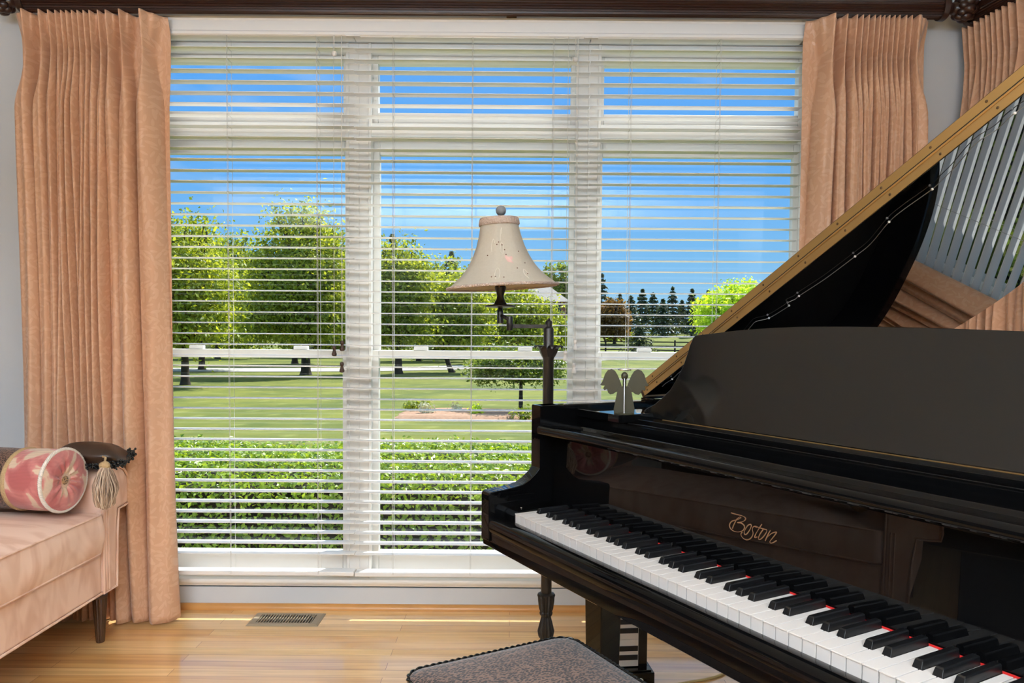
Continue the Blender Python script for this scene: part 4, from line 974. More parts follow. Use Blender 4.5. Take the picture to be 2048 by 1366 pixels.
# ----------------------------------------------------------------- small key-patterned stand on the floor by the piano leg
sd_ = Vector((.415, 2.44, 0))
st = thing('keyboard_stand', 'small black stand with a piano-key pattern on the floor behind the piano leg', 'stand', sd_, .10)
f = MB(); f.box(-.060, .060, -.045, .045, .002, .050); f.box(-.052, .052, -.038, .038, .050, .056); f.build('foot', 'satin', st, smooth=0, bevel=.005)
f = MB(); f.box(.014, .043, -.012, .012, .056, .33); f.build('post', 'satin', st, smooth=0, bevel=.002)
f = MB(); f.box(-.060, .014, -.010, .006, .056, .33); f.build('back_panel', 'satin', st, smooth=0)
for k in range(9):
    f = MB(); z0 = .060 + k * .030; f.box(-.060, .0125, -.0125, -.010, z0, z0 + .029); f.build('white_key_stripe', 'ivory', st, smooth=0)
for k in range(8):
    if k in (2, 6): continue
    f = MB(); z0 = .060 + (k + 1) * .030; f.box(-.060, .0105, -.0150, -.0126, z0 - .0085, z0 + .0085); f.build('black_key_stripe', 'ebony', st, smooth=0)
f = MB(); f.sphere((.012, -.0452, .026), .010, 10, 6, (1, .1, .7)); f.build('white_emblem', 'tassel_white', st)

# ----------------------------------------------------------------- floor register, cable
vt = thing('floor_vent', 'bronze metal floor register set in the boards below the window', 'vent', (-.899, 2.9625, 0))
f = MB(); W, D2, w, d = .142, .068, .112, .044
def frame_ring(hw, hd, z): return [(-hw, -hd, z), (hw, -hd, z), (hw, hd, z), (-hw, hd, z)]
f.loft([frame_ring(W, D2, 0.0), frame_ring(W, D2, .002), frame_ring(W - .008, D2 - .008, .006), frame_ring(w, d, .006), frame_ring(w, d, .0004)], True, False); f.build('frame', 'vent', vt, smooth=20)
f = MB(); f.box(-w, w, -d, d, .0002, .0008); f.build('slot_shade', 'dark', vt, smooth=0)  # thin black sheet in place of the shade below the louvers
f = MB()
for k in range(20):
    x = -w + 2 * w * (k + .5) / 20; f.box(x - .0020, x + .0020, -d, d, .0009, .0058)
f.build('louvers', 'vent', vt, smooth=0)
f = MB(); f.box(w - .012, w - .004, .012, .028, .0058, .0085); f.build('damper_lever', 'vent', vt, smooth=0)
cb_ = MB(); cb_.tube(catmull([(.45, 2.33, .004), (.52, 2.40, .004), (.605, 2.4355, .004), (.66, 2.4543, .004), (.72, 2.488, .004), (.80, 2.56, .004), (.95, 2.66, .004), (1.25, 2.80, .004)], 6), .004, 8)
o = cb_.build('floor_cable', 'cable'); tag(o, 'thin tan cable lying on the boards under the piano', 'cable')
# ----------------------------------------------------------------- settee along the left side, facing right
FX_ = -1.48
sofa = thing('settee', 'peach velvet settee with rolled arms and fluted dark legs in front of the left curtain', 'sofa', (-1.95, 2.05, 0))
so_ = tuple(sofa.location)
Y0, Y1 = 1.24, 2.69         # inner faces of the arms
armp = [(0, .198), (.088, .198), (.097, .40), (.108, .488), (.150, .491), (.188, .497), (.194, .53), (.190, .568), (.176, .602), (.150, .632), (.115, .648), (.075, .652), (.035, .642), (.010, .615), (.0, .58)]
def arm(sgn, yb):
    P = [(yb + sgn * a, z) for a, z in armp]
    f = MB(); f.prism(P, -2.42, FX_ - .004, 'x'); a = f.build('arm', 'velvet', sofa, so_, smooth=45, bevel=.012, seg=3)
    pp = [(FX_ - .003, y, z) for y, z in P]
    f = MB(); f.ring(pp, .0042, 8); f.build('piping', 'velvet', a, so_)
    inner = [(FX_ - .002, yb + sgn * (.012 + .88 * q), z) for q, z in [(.0, .205), (.0, .58)]]
    f = MB()
    for k in (.020, .034): f.tube([(FX_ - .003, yb + sgn * k, .205), (FX_ - .003, yb + sgn * k, .50)], .0034, 8)
    f.build('front_welt', 'velvet', a, so_)
arm(1, Y1); arm(-1, Y0)
f = MB(); f.box(-2.42, FX_ - .01, Y0, Y1, .2, .352); f.build('seat_base', 'velvet', sofa, so_, smooth=30, bevel=.012, seg=3)
f = MB(); f.tube([(FX_ - .010, Y0 - .08, .2), (FX_ - .010, Y1 + .085, .2)], .0045, 8); f.build('base_piping', 'velvet', sofa, so_)
# seat cushion, crowned with soft wrinkles on the front border
ny, nx = 90, 26
V = []
def cush(u, v):          # u 0..1 along y, v 0..1 along x ; top surface
    y = Y0 + .008 + (Y1 - Y0 - .016) * u; x = -2.40 + (FX_ + 2.40 + .008) * v
    e = min(u, 1 - u) * (Y1 - Y0); e2 = min(v, 1 - v) * .8
    z = .497 + .036 * min(1, e / .25) ** .6 * min(1, e2 / .25) ** .6 + .006 * math.sin(9 * y + 4 * x) * min(1, e / .1) * min(1, e2 / .1)
    return (x, y, z)
f = MB(); rows = []
for i in range(ny + 1):
    u = i / ny; y = Y0 + .008 + (Y1 - Y0 - .016) * u
    er = min(1, min(u, 1 - u) * (Y1 - Y0) / .03); xin = .018 * (1 - er) ** 2
    prof = [(-2.40, y, .356)]
    for j in range(nx + 1): prof.append(cush(u, j / nx))
    xf = FX_ + .008 - xin
    prof[-1] = (xf, y, .496)
    for k in range(1, 9):
        t = k / 9
        wr = .0045 * math.sin(PI * t) * (math.sin(19 * y + 3.0 * t) * .6 + math.sin(41 * y + 2 * t + 1) * .4)
        prof.append((xf + .010 * math.sin(PI * t) + wr, y, .496 - .140 * t))
    prof.append((xf - .002, y, .356))
    rows.append(prof)
f.loft(rows, True, True); seat = f.build('seat_cushion', 'velvet', sofa, so_, smooth=50)
f = MB(); f.tube([(FX_ - .02, Y0 + .010, .497), (FX_ + .004, Y0 + .03, .4985)] + [(FX_ + .0085, Y0 + .04 + (Y1 - Y0 - .08) * k / 12, .4985) for k in range(13)] + [(FX_ + .004, Y1 - .03, .4985), (FX_ - .02, Y1 - .010, .497)], .0042, 8); f.build('top_piping', 'velvet', seat, so_)
f = MB(); f.tube([(FX_ - .02, Y0 + .010, .357)] + [(FX_ + .0055, Y0 + .04 + (Y1 - Y0 - .08) * k / 12, .357) for k in range(13)] + [(FX_ - .02, Y1 - .010, .357)], .0042, 8); f.build('lower_piping', 'velvet', seat, so_)
for x, y in ((FX_ - .045, Y1 + .045), (FX_ - .045, Y0 - .045), (-2.36, Y1 + .045), (-2.36, Y0 - .045)):
    f = MB(); f.lathe([(.0135, 0), (.015, .004), (.0250, .165), (.0265, .170)], (x, y, 0), 32, flute=1, fdepth=.10); f.lathe([(.0255, .168), (.0275, .173), (.0275, .180), (.022, .188), (.019, .203)], (x, y, 0), 24); f.build('leg', 'legwood', sofa, so_, smooth=50)

# added dark sheet out of view, darkens the floor mirrored in the fallboard
f = MB(); f.prism([(-3.9, -1.6), (-1.75, -1.6), (-1.75, .99), (-3.9, .99)], 0.0, .012, 'z'); o = f.build('floor_darkener', 'dimmed_room', smooth=0, bevel=.004); tag(o, 'added dark sheet on the floor, darkening the reflection in the piano front', 'added sheet')
# bolster
BE = Vector((-1.548, 2.562, .6415)); ba = math.atan2(-.156, .988)
bo = thing('bolster_pillow', 'round bolster with rose silk end, white rope edge and leopard middle on the settee', 'pillow', (BE.x, BE.y, .5355), ba)
R_ = .106
def cyl(prof, n=64, fold=0.0):
    """profile (x, r) about local x, axis at z=R_"""
    f = MB(); rings = []
    for x, r in prof:
        rings.append([(x, r * math.cos(2 * PI * k / n), R_ + r * math.sin(2 * PI * k / n)) for k in range(n)])
    return f.loft(rings, True, False)
f = cyl([(-.147, R_ * .985), (-.22, R_), (-.45, R_ * 1.01), (-.60, R_), (-.66, R_ * .99)]); f.build('leopard_middle', 'leopard_dark', bo, smooth=60)
f = cyl([(0, R_ * .98), (-.02, R_), (-.08, R_ * 1.012), (-.115, R_), (-.137, R_ * .985)]); f.build('rose_band', 'floral', bo, smooth=60)
f = cyl([(-.66, R_ * .99), (-.74, R_ * 1.01), (-.81, R_ * .97), (-.815, .01)]); f.build('rose_band', 'floral', bo, smooth=60)
f = cyl([(-.134, R_ * .99), (-.137, R_ * 1.03), (-.142, R_ * 1.04), (-.148, R_ * 1.03), (-.151, R_ * .99)], 96); f.build('braid_trim', 'tantrim', bo, smooth=60)
f = MB(); rings = []; n = 96
for r in (.985, .93, .82, .68, .54, .40, .28, .18, .10, .02):
    ring = []
    for k in range(n):
        a = 2 * PI * k / n; w = math.sin(11 * a + 1.2 * math.sin(3 * a)) * .5 + math.sin(17 * a + 2) * .3
        amp = .0075 * math.exp(-((r - .38) / .28) ** 2)
        x = .001 + .014 * (1 - ((r - .55) / .55) ** 2) - .022 * math.exp(-(r / .20) ** 2) + amp * w
        ring.append((x, r * R_ * math.cos(a), R_ + r * R_ * math.sin(a)))
    rings.append(ring)
f.loft(rings, True, True); f.build('gathered_end', 'floral', bo, smooth=70)
f = MB(); rings = []
for r, x in ((.0165, .000), (.0170, .003), (.015, .008), (.010, .0105), (.004, .0118), (.0005, .012)): rings.append([(x, r * math.cos(2 * PI * k / 20), R_ + r * math.sin(2 * PI * k / 20)) for k in range(20)])
f.loft(rings, True, True); f.build('covered_button', 'button', bo, smooth=60)
f = MB(); m = 260
for ph in range(3):
    pts = []
    for i in range(m):
        a = 2 * PI * i / m; tw = 2 * PI * i * 34 / m + 2 * PI * ph / 3
        r = R_ + .001 + .0034 * math.cos(tw)
        pts.append(Vector((.001 + .0034 * math.sin(tw), r * math.cos(a), R_ + r * math.sin(a))))
    f.ring(pts, .0037, 6)
f.build('twisted_rope', 'ropew', bo, smooth=70)

# dark beaded pillow with a big tassel lying on the sofa arm
dp = thing('beaded_pillow', 'small dark brown silk pillow with jet bead fringe and a tassel on the sofa arm', 'pillow', (-1.60, 2.76, .66))
dpo = tuple(dp.location)
f = MB(); rings = []; n = 40
for j in range(15):
    ph = -PI / 2 + PI * j / 14
    ring = []
    for k in range(n):
        a = 2 * PI * k / n; c, s = math.cos(a), math.sin(a)
        sq = (abs(c) ** 4 + abs(s) ** 4) ** -.25
        r = math.cos(ph) ** .6
        x, y = c * sq * r * .110, s * sq * r * .085
        z = .046 * math.sin(ph) * (1 - .5 * max(abs(x / .110), abs(y / .085)) ** 3) + .004 * math.sin(40 * x + 25 * y) * math.cos(ph)
        ring.append((x, y, z))
    rings.append(ring)
f.loft(rings, True, True)
f.xf(Matrix.Translation((-1.545, 2.760, .7000)) @ Matrix.Rotation(math.radians(7), 4, 'Y') @ Matrix.Rotation(math.radians(-7), 4, 'X')); f.build('cover', 'darksilk', dp, dpo, smooth=60)
f = MB(); rb = random.Random(5)
for k in range(420):
    t = rb.random(); w = rb.random()
    x = -1.452 + rb.uniform(-.022, .014); y = 2.665 + .185 * t; z = .690 + .022 * t - .03 * w - .012 * math.sin(PI * t) + rb.uniform(-.004, .004)
    f.sphere((x, y, z), rb.uniform(.0030, .0060), 6, 4)
for k in range(160):
    t = rb.random(); x = -1.62 + .14 * t; y = 2.665 + rb.uniform(-.012, .01); f.sphere((x, y, .682 - .02 * rb.random()), rb.uniform(.0028, .0046), 6, 4)
f.build('bead_fringe', 'beads', dp, dpo, smooth=60)
f = MB(); tc_ = Vector((-1.440, 2.630, 0)); rb = random.Random(8)
for k in range(190):
    a = rb.uniform(0, 2 * PI); q = math.sqrt(rb.random())
    rr = lambda s: (.016 + .043 * math.sin(min(1, s * 1.25) * PI / 2) - .018 * max(0, s - .62) / .38) * q
    ln = .150 + .018 * rb.random() - .02 * q
    pts = []
    for j in range(7):
        s = j / 6; w = .004 * math.sin(7 * s + a * 3 + k)
        r = rr(s); pts.append((tc_.x + math.cos(a) * r * .62 + w * .5, tc_.y + math.sin(a) * r + w, .684 - ln * s - .008 * q * (s < .1)))
    f.tube(pts, .0018, 5, False)
ta = f.build('tassel', 'tassel', dp, dpo, smooth=60)
f = MB(); f.sphere((tc_.x - .002, tc_.y, .682), .0185, 14, 10, (1, 1, .8)); f.tube([(tc_.x - .004, tc_.y + .004, .69), (tc_.x - .014, tc_.y + .03, .705), (-1.475, 2.68, .705)], .004, 8); f.build('tassel_head', 'tantrim', ta, dpo)
cpil = thing('throw_pillow', 'plain cream pillow at the near end of the settee, mirrored in the fallboard', 'pillow', (-1.70, 1.42, .535))
f = MB(); f.sphere((-1.72, 1.36, .70), .17, 24, 16, (.95, .42, 1.0)); f.build('cover', 'creampillow', cpil, tuple(cpil.location))

# ----------------------------------------------------------------- outdoors
GZ = -.5
def ground_z(x, y): return GZ + (0 if y < 84 else min(2.4, 2.2 * (y - 84) / 30))
gx_, gy_ = np.linspace(-90, 90, 46), np.concatenate([np.linspace(WY + .2, 84, 30), np.linspace(86, 150, 24)])
f = MB(); f.loft([[(x, y, ground_z(x, y)) for x in gx_] for y in gy_], False, False)
struct(f.build('lawn', 'lawn', smooth=60))
path = catmull([(-40, 35.5, 0), (-22, 34.6, 0), (-13, 35.0, 0), (-6, 37.0, 0), (-1, 42, 0), (3, 50, 0), (9, 62, 0), (18, 74, 0), (30, 80, 0)], 8)
f = MB(); A_, B_ = [], []
for i, p in enumerate(path):
    d = (path[min(i + 1, len(path) - 1)] - path[max(i - 1, 0)]).normalized(); nn = Vector((-d.y, d.x, 0)) * 1.9
    A_.append((p.x + nn.x, p.y + nn.y, GZ + .02)); B_.append((p.x - nn.x, p.y - nn.y, GZ + .02))
f.loft([A_, B_], False, False); struct(f.build('driveway', 'asphalt', smooth=0))

def bed(name, c, rx, ry, label, seed):
    r = random.Random(seed); pts = []
    for k in range(40):
        a = 2 * PI * k / 40; q = 1 + .10 * math.sin(3 * a + seed) + .05 * math.sin(7 * a)
        pts.append((c[0] + rx * q * math.cos(a), c[1] + ry * q * math.sin(a)))
    f = MB(); f.loft([[(x, y, GZ + .005) for x, y in pts], [(c[0] + (x - c[0]) * .92, c[1] + (y - c[1]) * .92, GZ + .06) for x, y in pts], [(c[0] + (x - c[0]) * .3, c[1] + (y - c[1]) * .3, GZ + .09) for x, y in pts]], True, True)
    o = f.build(name, 'mulch', smooth=60); tag(o, label, 'flower bed'); return o
bed('mulch_bed', (-.75, 15.55), 1.75, 1.05, 'oval mulch bed with low plants under the small weeping tree', 2)

def blob_leaves(blobs, n, size, clus=0.34, shell=.5, up=.35):
    vol = np.array([b[3] * b[4] * b[5] for b in blobs]); vol = vol ** .72; vol = vol / vol.sum()
    P, N = [], []
    for b, w in zip(blobs, vol):
        m = int(n * w); kc = max(6, m // 26)
        d = rng.normal(size=(kc, 3)); d /= np.linalg.norm(d, axis=1, keepdims=True)
        rad = (shell + (1 - shell) * rng.random(kc)) ** .8
        cc = np.array(b[:3]) + d * rad[:, None] * np.array(b[3:6])
        idx = rng.integers(0, kc, m)
        g = rng.normal(size=(m, 3)) * clus
        P.append(cc[idx] + g); N.append(d[idx] * .6 + rng.normal(size=(m, 3)) * .7 + np.array([0, 0, up]))
    return leaves_np(np.concatenate(P), np.concatenate(N), size)
def trunk_mesh(x, y, z, h, r, lean=(0, 0), branches=(), seed=0):
    rr = random.Random(seed); f = MB()
    top = Vector((x + lean[0], y + lean[1], z + h))
    f.tube([(x - lean[0] * .0, y, z - .05), (x + lean[0] * .2, y, z + h * .12), (x + lean[0] * .5, y + lean[1] * .5, z + h * .5), top], [r * 1.5, r * 1.05, r * .9, r * .7], 10)
    for bx, by, bz in branches:
        mid = top.lerp(Vector((bx, by, bz)), .5) + Vector((rr.uniform(-.2, .2), 0, -.1 + rr.uniform(-.1, .2)))
        f.tube([top - Vector((0, 0, .1)), mid, (bx, by, bz)], [r * .55, r * .36, r * .1], 6)
    return f
def tree(name, label, x, y, th, tr, blobs, n, size, m, lean=(0, 0), z=None, seed=0, group='garden trees', clus=.34, shell=.45):
    z = ground_z(x, y) if z is None else z
    t = thing(name, label, 'tree', (x, y, z), 0, group)
    off = (x, y, z)
    r = random.Random(seed); br = []
    for b in blobs:
        for k in range(3): br.append((b[0] + r.uniform(-.6, .6) * b[3], b[1] + r.uniform(-.6, .6) * b[4], b[2] + r.uniform(-.1, .7) * b[5]))
    trunk_mesh(x, y, z, th, tr, lean, br, seed).build('trunk', 'bark', t, off, smooth=60)
    V, F = blob_leaves(blobs, int(n * 1.7), size * .92, clus, shell)
    me = mesh_np('foliage', V - np.array(off), F); fin('foliage', me, m, t, smooth=0)
    return t
def crown(px0, px1, py0, py1, d, depth=None, k=1):
    """a crown seen between these photo columns / rows at distance d, as overlapping lobes"""
    s = 1489 / d; cx = ((px0 + px1) / 2 - 1024) / s; cz = CAMH + (678 - (py0 + py1) / 2) / s; hw = (px1 - px0) / 2 / s; hh = (py1 - py0) / 2 / s
    hd = depth or hw
    rr = random.Random(int(px0 * 7 + py0)); out = [(cx, d, cz, hw * .80, hd * .8, hh * .80)]
    for j in range(12):
        a = rr.uniform(0, 2 * PI); e = rr.uniform(-.85, .85)
        out.append((cx + hw * .66 * math.cos(a), d + hd * .5 * math.sin(a), cz + hh * .62 * e, hw * .36, hd * .4, hh * .30))
    for j in range(5):
        out.append((cx + hw * (-.7 + 1.4 * j / 4) + rr.uniform(-.2, .2), d - hd * .35, cz - hh * .72, hw * .32, hd * .35, hh * .26))
    for j in range(5):
        out.append((cx + hw * rr.uniform(-.6, .6), d + rr.uniform(-.4, .4), cz + hh * .84, hw * .15, hw * .15, hh * .22))
    return out
tree('shade_tree', 'leafy green tree nearest the window at far left, partly behind the left curtain', -10.69, 24.4, 1.5, .13, crown(225, 470, 455, 695, 24.4), 12000, .17, 'leaf', seed=1)
tree('shade_tree', 'green tree behind the driveway between the two left garden trees', -14.5, 34.9, 1.7, .14, crown(290, 520, 470, 690, 34.9), 9000, .22, 'leaf_mid', seed=2)
tree('shade_tree', 'tallest leafy green tree left of the first window mullion', -8.58, 31.1, 1.7, .19, crown(488, 700, 432, 690, 31.1), 14000, .19, 'leaf', seed=3)
tree('shade_tree', 'dense green tree further back behind the tallest left tree', -12.5, 43.0, 1.8, .16, crown(540, 735, 470, 690, 43), 8000, .26, 'leaf_mid', seed=4)
tree('shade_tree', 'bright green tree just right of the first mullion, beside the driveway', -4.92, 32.5, 1.5, .16, crown(728, 866, 498, 690, 32.5), 10000, .19, 'leaf', seed=5)
tree('shade_tree', 'green tree further back between the bright tree and the leaning tree', -6.18, 49.9, 1.8, .16, crown(800, 960, 530, 690, 49.9), 7000, .28, 'leaf_mid', seed=6)
tree('leaning_tree', 'green tree with a leaning trunk left of the floor lamp', -2.69, 34.2, 1.3, .12, crown(850, 985, 560, 692, 34.2), 7500, .19, 'leaf', lean=(-.55, 0), seed=7)
tree('shade_tree', 'broad light green tree behind the lamp arm in front of the house', .3, 45.0, 1.2, .16, crown(930, 1115, 575, 694, 45), 9000, .25, 'leaf', seed=8)
tree('weeping_tree', 'small weeping tree in the mulch bed beside the lamp pole', .22, 16.4, .75, .05,
     [(.10, 16.4, .62, 1.05, .75, .20), (-.55, 16.3, .42, .45, .4, .24), (.75, 16.3, .42, .45, .4, .24), (.1, 15.9, .45, .5, .3, .22), (.1, 16.4, .75, .6, .5, .14)], 5200, .085, 'leaf_weep', seed=9, clus=.10, shell=.3)
tree('lime_tree', 'bright yellow-green tree beside the raised piano lid', 21.2, 70.0, 1.3, .2, crown(1392, 1540, 572, 668, 70), 9000, .36, 'leaf_lime', seed=10)
tree('shade_tree', 'grey-green tree behind the house roof right of the lampshade', 6.2, 92.0, 2, .2, crown(1085, 1150, 535, 640, 92), 3500, .5, 'leaf_mid', seed=11)
tree('rust_tree', 'rusty brown-green shrub tree beside the right mullion', 13.3, 96.0, 1.5, .2, crown(1190, 1258, 606, 676, 96), 3500, .45, 'leaf_rust', seed=12)

def conifer(label, x, y, h, r, n, size, m='needle', group='far evergreens', seed=0, zb=None):
    z = ground_z(x, y) if zb is None else zb
    t = thing('evergreen_tree', label, 'tree', (x, y, z), 0, group)
    f = MB(); f.tube([(0, 0, -.1), (0, 0, h * .9)], [.16, .03], 6); f.build('trunk', 'bark', t)
    q = rng.random(n) ** .75; layers = np.round(q * 11) / 11
    hh = (layers * .94 + .03 + rng.normal(size=n) * .012); rad = r * (1 - hh) ** .85 * (.30 + .85 * rng.random(n) ** .8)
    a = rng.random(n) * 2 * PI
    lump = 1 + .38 * np.sin(a * 4 + layers * 50)
    P = np.stack([rad * lump * np.cos(a), rad * lump * np.sin(a), hh * h - rad * .22], 1)
    N = np.stack([np.cos(a) * .5, np.sin(a) * .5, .8 + 0 * a], 1) + rng.normal(size=(n, 3)) * .35
    sp = rng.random(60)
    V, F = leaves_np(P, N, size, aspect=.4)
    me = mesh_np('foliage', V, F); fin('foliage', me, m, t, smooth=0)
    return t
tree('shade_tree', 'green tree far behind the gap between the two left garden trees', -20.5, 52, 1.8, .16, crown(390, 540, 480, 694, 52), 6000, .30, 'leaf', seed=13)
tree('shade_tree', 'green tree far behind the first window mullion', -15.5, 58, 1.8, .16, crown(600, 760, 500, 694, 58), 6000, .32, 'leaf_mid', seed=14)
tree('shade_tree', 'light green tree left of the house, behind the lamp arm tree', -2.2, 56, 1.6, .16, crown(880, 1010, 575, 694, 56), 5000, .30, 'leaf', seed=15)
conifer('dark spire-topped evergreen behind the bright tree, at the left of the middle window', -11.5, 72, 11.4, 2.6, 3500, .55, seed=1)
conifer('slim spire-topped evergreen just left of the lampshade', -5.97, 74, 10.0, 2.2, 2800, .5, seed=2)
cpx = [(1204, 548, 2.6), (1222, 596, 2.4), (1240, 588, 2.2), (1262, 592, 2.6), (1285, 578, 2.4), (1306, 585, 2.6), (1326, 598, 2.5), (1345, 574, 2.2), (1364, 600, 2.4), (1384, 577, 2.2), (1402, 598, 2.5), (1416, 580, 2.0), (1440, 590, 2.5), (1470, 584, 2.6), (1500, 582, 2.6)]
for i, (pxx, top, r) in enumerate(cpx):
    d = 110 + (i % 3) * 5.5; s = 1489 / d; x = (pxx - 1024) / s; zt = CAMH + (675 - top) / s; zb = ground_z(x, d)
    conifer('dark evergreen in the far row beyond the fence, seen through the right blind', x, d, zt - zb, r * .78, 1500, .62, 'needle_blue' if i == 1 else 'needle', 'evergreens in the far row', seed=20 + i, zb=zb)
conifer('small cone-shaped evergreen standing right in front of the black fence', 13.4, 78.0, 3.1, 1.8, 2600, .30, 'needle', seed=50)
for i, (xx, yy, hh, rr_, lab) in enumerate([(-17, 66, 6.0, 3.4, 'dark green shrub mass behind the left garden trees'), (-15.5, 74, 5.6, 3.0, 'dark green shrub mass behind the first window mullion'), (-5.4, 66, 4.8, 2.6, 'dark green shrub mass behind the leaning tree'), (2.2, 63, 4.2, 2.4, 'dark green shrub mass at the left end of the far house'), (-24, 60, 6.5, 3.8, 'dark green shrub mass at the far left edge of the garden')]):
    t = tree('garden_shrub', lab, xx, yy, .6, .15, [(xx, yy, GZ + hh * .5, rr_, rr_ * .7, hh * .5), (xx - rr_ * .5, yy - .8, GZ + hh * .38, rr_ * .6, rr_ * .5, hh * .4), (xx + rr_ * .5, yy - .8, GZ + hh * .40, rr_ * .6, rr_ * .5, hh * .42)], 4500, .36, 'leaf_mid', seed=60 + i, group='background shrubs', shell=.6)
    t['category'] = 'shrub'
for i, (pxx, pyy, w, lab, m) in enumerate([(1228, 668, .9, 'low lime shrub in the far bed beyond the fence, left one', 'leaf_lime'), (1262, 666, 1.1, 'low lime shrub in the far bed beyond the fence, right one', 'leaf'), (1400, 690, .7, 'small dark shrub on the far lawn near the piano lid', 'needle')]):
    d = 100.0; s = 1489 / d; x = (pxx - 1024) / s; z = ground_z(x, d)
    V, F = blob_leaves([(0, 0, .5, w, w * .7, .6)], 700, .3, .15, .5)
    me = mesh_np('low_shrub', V, F); o = fin('low_shrub', me, m, None, smooth=0); o.location = (x, d, z); tag(o, lab, 'shrub')

# black rail fence
fe = thing('rail_fence', 'black post-and-rail fence crossing the far lawn', 'fence', (5, 87, GZ))
fa, fb_ = Vector((3.5, 86.5, 0)), Vector((27, 76, 0)); fd = (fb_ - fa).normalized(); fl2 = (fb_ - fa).length; fn = Vector((-fd.y, fd.x, 0))
for zz in (.28, .72, 1.16):
    f = MB(); q = [fa - fn * .03, fb_ - fn * .03, fb_ + fn * .03, fa + fn * .03]
    f.prism([(p.x, p.y) for p in q], GZ + zz, GZ + zz + .12, 'z'); f.build('rail', 'fence', fe, fe.location, smooth=0)
for k in range(11):
    p = fa + fd * (fl2 * k / 10); f = MB(); f.box(p.x - .08, p.x + .08, p.y - .16, p.y - .04, GZ - .1, GZ + 1.42); f.build('post', 'fence', fe, fe.location, smooth=0)

# brick house far behind the lamp
ho = thing('brick_house', 'two-storey brick house with a pale roof far behind the lamp', 'house', (1.5, 78, GZ)); hoo = tuple(ho.location)
f = MB(); f.box(-4, 5.45, 74.5, 82, GZ - .2, 4.75); f.build('walls', 'brick', ho, hoo, smooth=0)
f = MB(); f.loft([[(-4.4, 74.1, 4.7), (5.85, 74.1, 4.7), (5.85, 82.4, 4.7), (-4.4, 82.4, 4.7)], [(-1.5, 78.1, 7.2), (2.9, 78.1, 7.2), (2.9, 78.4, 7.2), (-1.5, 78.4, 7.2)]], True, True); f.build('roof', 'roof', ho, hoo, smooth=0)
for x in (-2.6, -.4, 1.8, 3.55, 4.6):
    for z in (.5, 3.0):
        f = MB(); f.box(x - .32, x + .32, 74.44, 74.52, z, z + 1.35); f.build('window', 'farglass', ho, hoo, smooth=0)

# clipped hedges close to the windows
def hedge(name, label, x0, x1, y0, y1, z0, z1, ntop, nfront, size, rot=None, org=(0, 0, 0)):
    t = thing(name, label, 'hedge', org, rot or 0)
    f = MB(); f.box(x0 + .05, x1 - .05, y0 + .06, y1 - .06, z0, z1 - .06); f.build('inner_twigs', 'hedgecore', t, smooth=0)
    P = np.stack([rng.uniform(x0, x1, ntop), rng.uniform(y0, y1, ntop), np.full(ntop, z1)], 1)
    und = .025 * np.sin(P[:, 0] * 3.1) * np.cos(P[:, 1] * 4) ; edge = np.minimum(P[:, 1] - y0, y1 - P[:, 1])
    P[:, 2] += und + rng.normal(size=ntop) * .022 - .12 * np.exp(-edge / .09)
    N = rng.normal(size=(ntop, 3)) * .65 + np.array([0, -.15, 1.0])
    Q = np.stack([rng.uniform(x0, x1, nfront), np.full(nfront, y0), rng.uniform(z0, z1, nfront)], 1)
    Q[:, 1] += rng.normal(size=nfront) * .03 + .03 * np.sin(Q[:, 0] * 5) * np.cos(Q[:, 2] * 7) + .05 * np.exp(-(z1 - Q[:, 2]) / .08)
    N2 = rng.normal(size=(nfront, 3)) * .6 + np.array([0, -1.0, .45])
    V, F = leaves_np(np.concatenate([P, Q]), np.concatenate([N, N2]), size, .6)
    me = mesh_np('foliage', V, F); o = fin('foliage', me, 'hedge', t, smooth=0); o['kind'] = 'stuff'
    return t
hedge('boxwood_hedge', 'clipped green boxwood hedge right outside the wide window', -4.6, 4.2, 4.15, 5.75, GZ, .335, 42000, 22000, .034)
hd_ = rw(2.7, 1.15, 0)
hedge('boxwood_hedge', 'clipped green hedge outside the side window, seen only mirrored in the piano lid', -2.6, 2.6, 0, 1.0, GZ, .5, 9000, 9000, .04, math.atan2(RT.y, RT.x), tuple(hd_))
V, F = [], []
rb = np.random.default_rng(4)
def low_plants(label, c, n, m, nl, name='bed_plant'):
    V, F = blob_leaves([(c[0], c[1], GZ + .14, n, n * .7, .10)], nl, .075, .05, .3)
    me = mesh_np(name, V - np.array([c[0], c[1], GZ]), F); o = fin(name, me, m, None, smooth=0); o.location = (c[0], c[1], GZ); tag(o, label, 'plant'); return o
low_plants('low green tuft at the left end of the mulch bed', (-2.0, 15.9), .32, 'leaf_mid', 300)
low_plants('white flowering plant in the mulch bed, left of the other white one', (-1.72, 15.3), .14, 'petal', 150, 'flowering_plant')
low_plants('white flowering plant in the middle of the mulch bed', (-1.2, 15.6), .13, 'petal', 120, 'flowering_plant')
low_plants('yellow-green plant in the mulch bed between the white flowers and the tree', (-.75, 15.25), .16, 'leaf_lime', 150)
low_plants('low green tuft at the front right of the mulch bed', (.25, 14.75), .26, 'leaf_mid', 260)

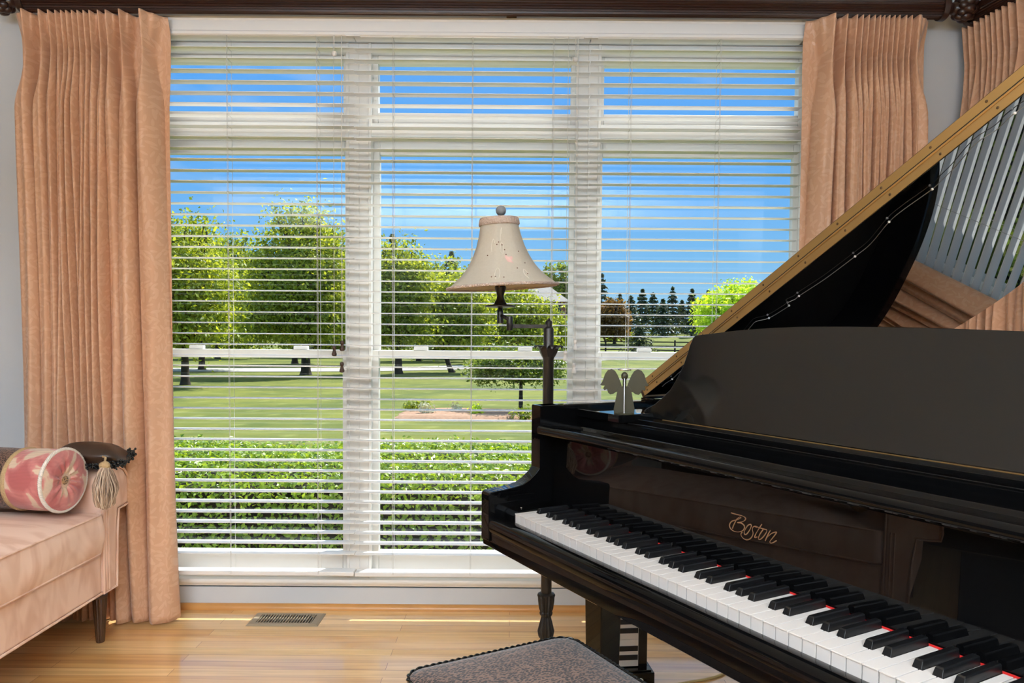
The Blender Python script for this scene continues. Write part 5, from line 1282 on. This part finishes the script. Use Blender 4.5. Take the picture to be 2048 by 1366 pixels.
# ----------------------------------------------------------------- light: sky, sun, and an added fill light
w = bpy.data.worlds.new('sky'); bpy.context.scene.world = w; w.use_nodes = True
nt = w.node_tree; nt.nodes.clear(); L = nt.links.new
tc = nt.nodes.new('ShaderNodeTexCoord'); sx = nt.nodes.new('ShaderNodeSeparateXYZ'); L(tc.outputs['Generated'], sx.inputs[0])
rp = nt.nodes.new('ShaderNodeValToRGB'); L(sx.outputs['Z'], rp.inputs[0])
el = rp.color_ramp.elements
el[0].position = 0.0; el[0].color = (.50, .72, .90, 1)
el[1].position = 1.0; el[1].color = (.62, .80, 1.0, 1)
for p, c in ((.04, (.36, .66, .93, 1)), (.10, (.235, .565, .96, 1)), (.20, (.155, .475, 1.0, 1)), (.32, (.115, .42, 1.0, 1)), (.48, (.30, .58, 1.0, 1)), (.70, (.55, .76, 1.0, 1))):
    e = el.new(p); e.color = c
mp = nt.nodes.new('ShaderNodeMapping'); mp.inputs['Scale'].default_value = (3.0, 1.0, 9.0); mp.inputs['Rotation'].default_value = (0, .5, 0); L(tc.outputs['Generated'], mp.inputs[0])
nz = nt.nodes.new('ShaderNodeTexNoise'); nz.inputs['Scale'].default_value = 1.6; nz.inputs['Detail'].default_value = 5; L(mp.outputs[0], nz.inputs['Vector'])
cr2 = nt.nodes.new('ShaderNodeValToRGB'); cr2.color_ramp.elements[0].position = .56; cr2.color_ramp.elements[0].color = (0, 0, 0, 1); cr2.color_ramp.elements[1].position = .78; cr2.color_ramp.elements[1].color = (.45, .45, .45, 1)
L(nz.outputs['Fac'], cr2.inputs[0])
mx = nt.nodes.new('ShaderNodeMix'); mx.data_type = 'RGBA'; mx.inputs[7].default_value = (.75, .88, 1.0, 1); L(cr2.outputs[0], mx.inputs[0]); L(rp.outputs[0], mx.inputs[6])
bg = nt.nodes.new('ShaderNodeBackground'); bg.inputs['Strength'].default_value = 1.0; L(mx.outputs[2], bg.inputs['Color'])
ow = nt.nodes.new('ShaderNodeOutputWorld'); L(bg.outputs[0], ow.inputs['Surface'])

sd2 = bpy.data.lights.new('sun', 'SUN'); sd2.energy = 8.0; sd2.angle = math.radians(.6); sd2.color = (1.0, .965, .90)
sun = bpy.data.objects.new('sun', sd2); C.objects.link(sun)
az, elv = math.radians(28), math.radians(53)          # sun stands over the garden, a little to the right
dirv = Vector((math.sin(az) * math.cos(elv), math.cos(az) * math.cos(elv), math.sin(elv)))
sun.rotation_euler = dirv.to_track_quat('Z', 'Y').to_euler()
def area(name, loc, tgt, size, sy, power, col):
    ld = bpy.data.lights.new(name, 'AREA'); ld.shape = 'RECTANGLE'; ld.size = size; ld.size_y = sy; ld.energy = power; ld.color = col
    o = bpy.data.objects.new(name, ld); C.objects.link(o); o.location = loc
    o.rotation_euler = (Vector(loc) - Vector(tgt)).to_track_quat('Z', 'Y').to_euler(); return o
# added unseen fill: an up-facing area light that brightens the ceiling behind the camera
area('ceiling_fill', (-.5, -1.9, 1.75), (-.5, -1.9, 3.0), 3.0, 2.2, 560, (.84, .97, 1.12))

sc = bpy.context.scene
sc.view_settings.view_transform = 'Standard'; sc.view_settings.look = 'None'; sc.view_settings.gamma = 1.0; sc.view_settings.use_curve_mapping = False
sc.view_settings.exposure = 0.0
sc.cycles.max_bounces = 10; sc.cycles.diffuse_bounces = 5; sc.cycles.glossy_bounces = 5; sc.cycles.transparent_max_bounces = 12; sc.cycles.transmission_bounces = 4
sc.cycles.use_denoising = True; sc.cycles.caustics_reflective = False; sc.cycles.caustics_refractive = False; sc.cycles.sample_clamp_indirect = 6.0
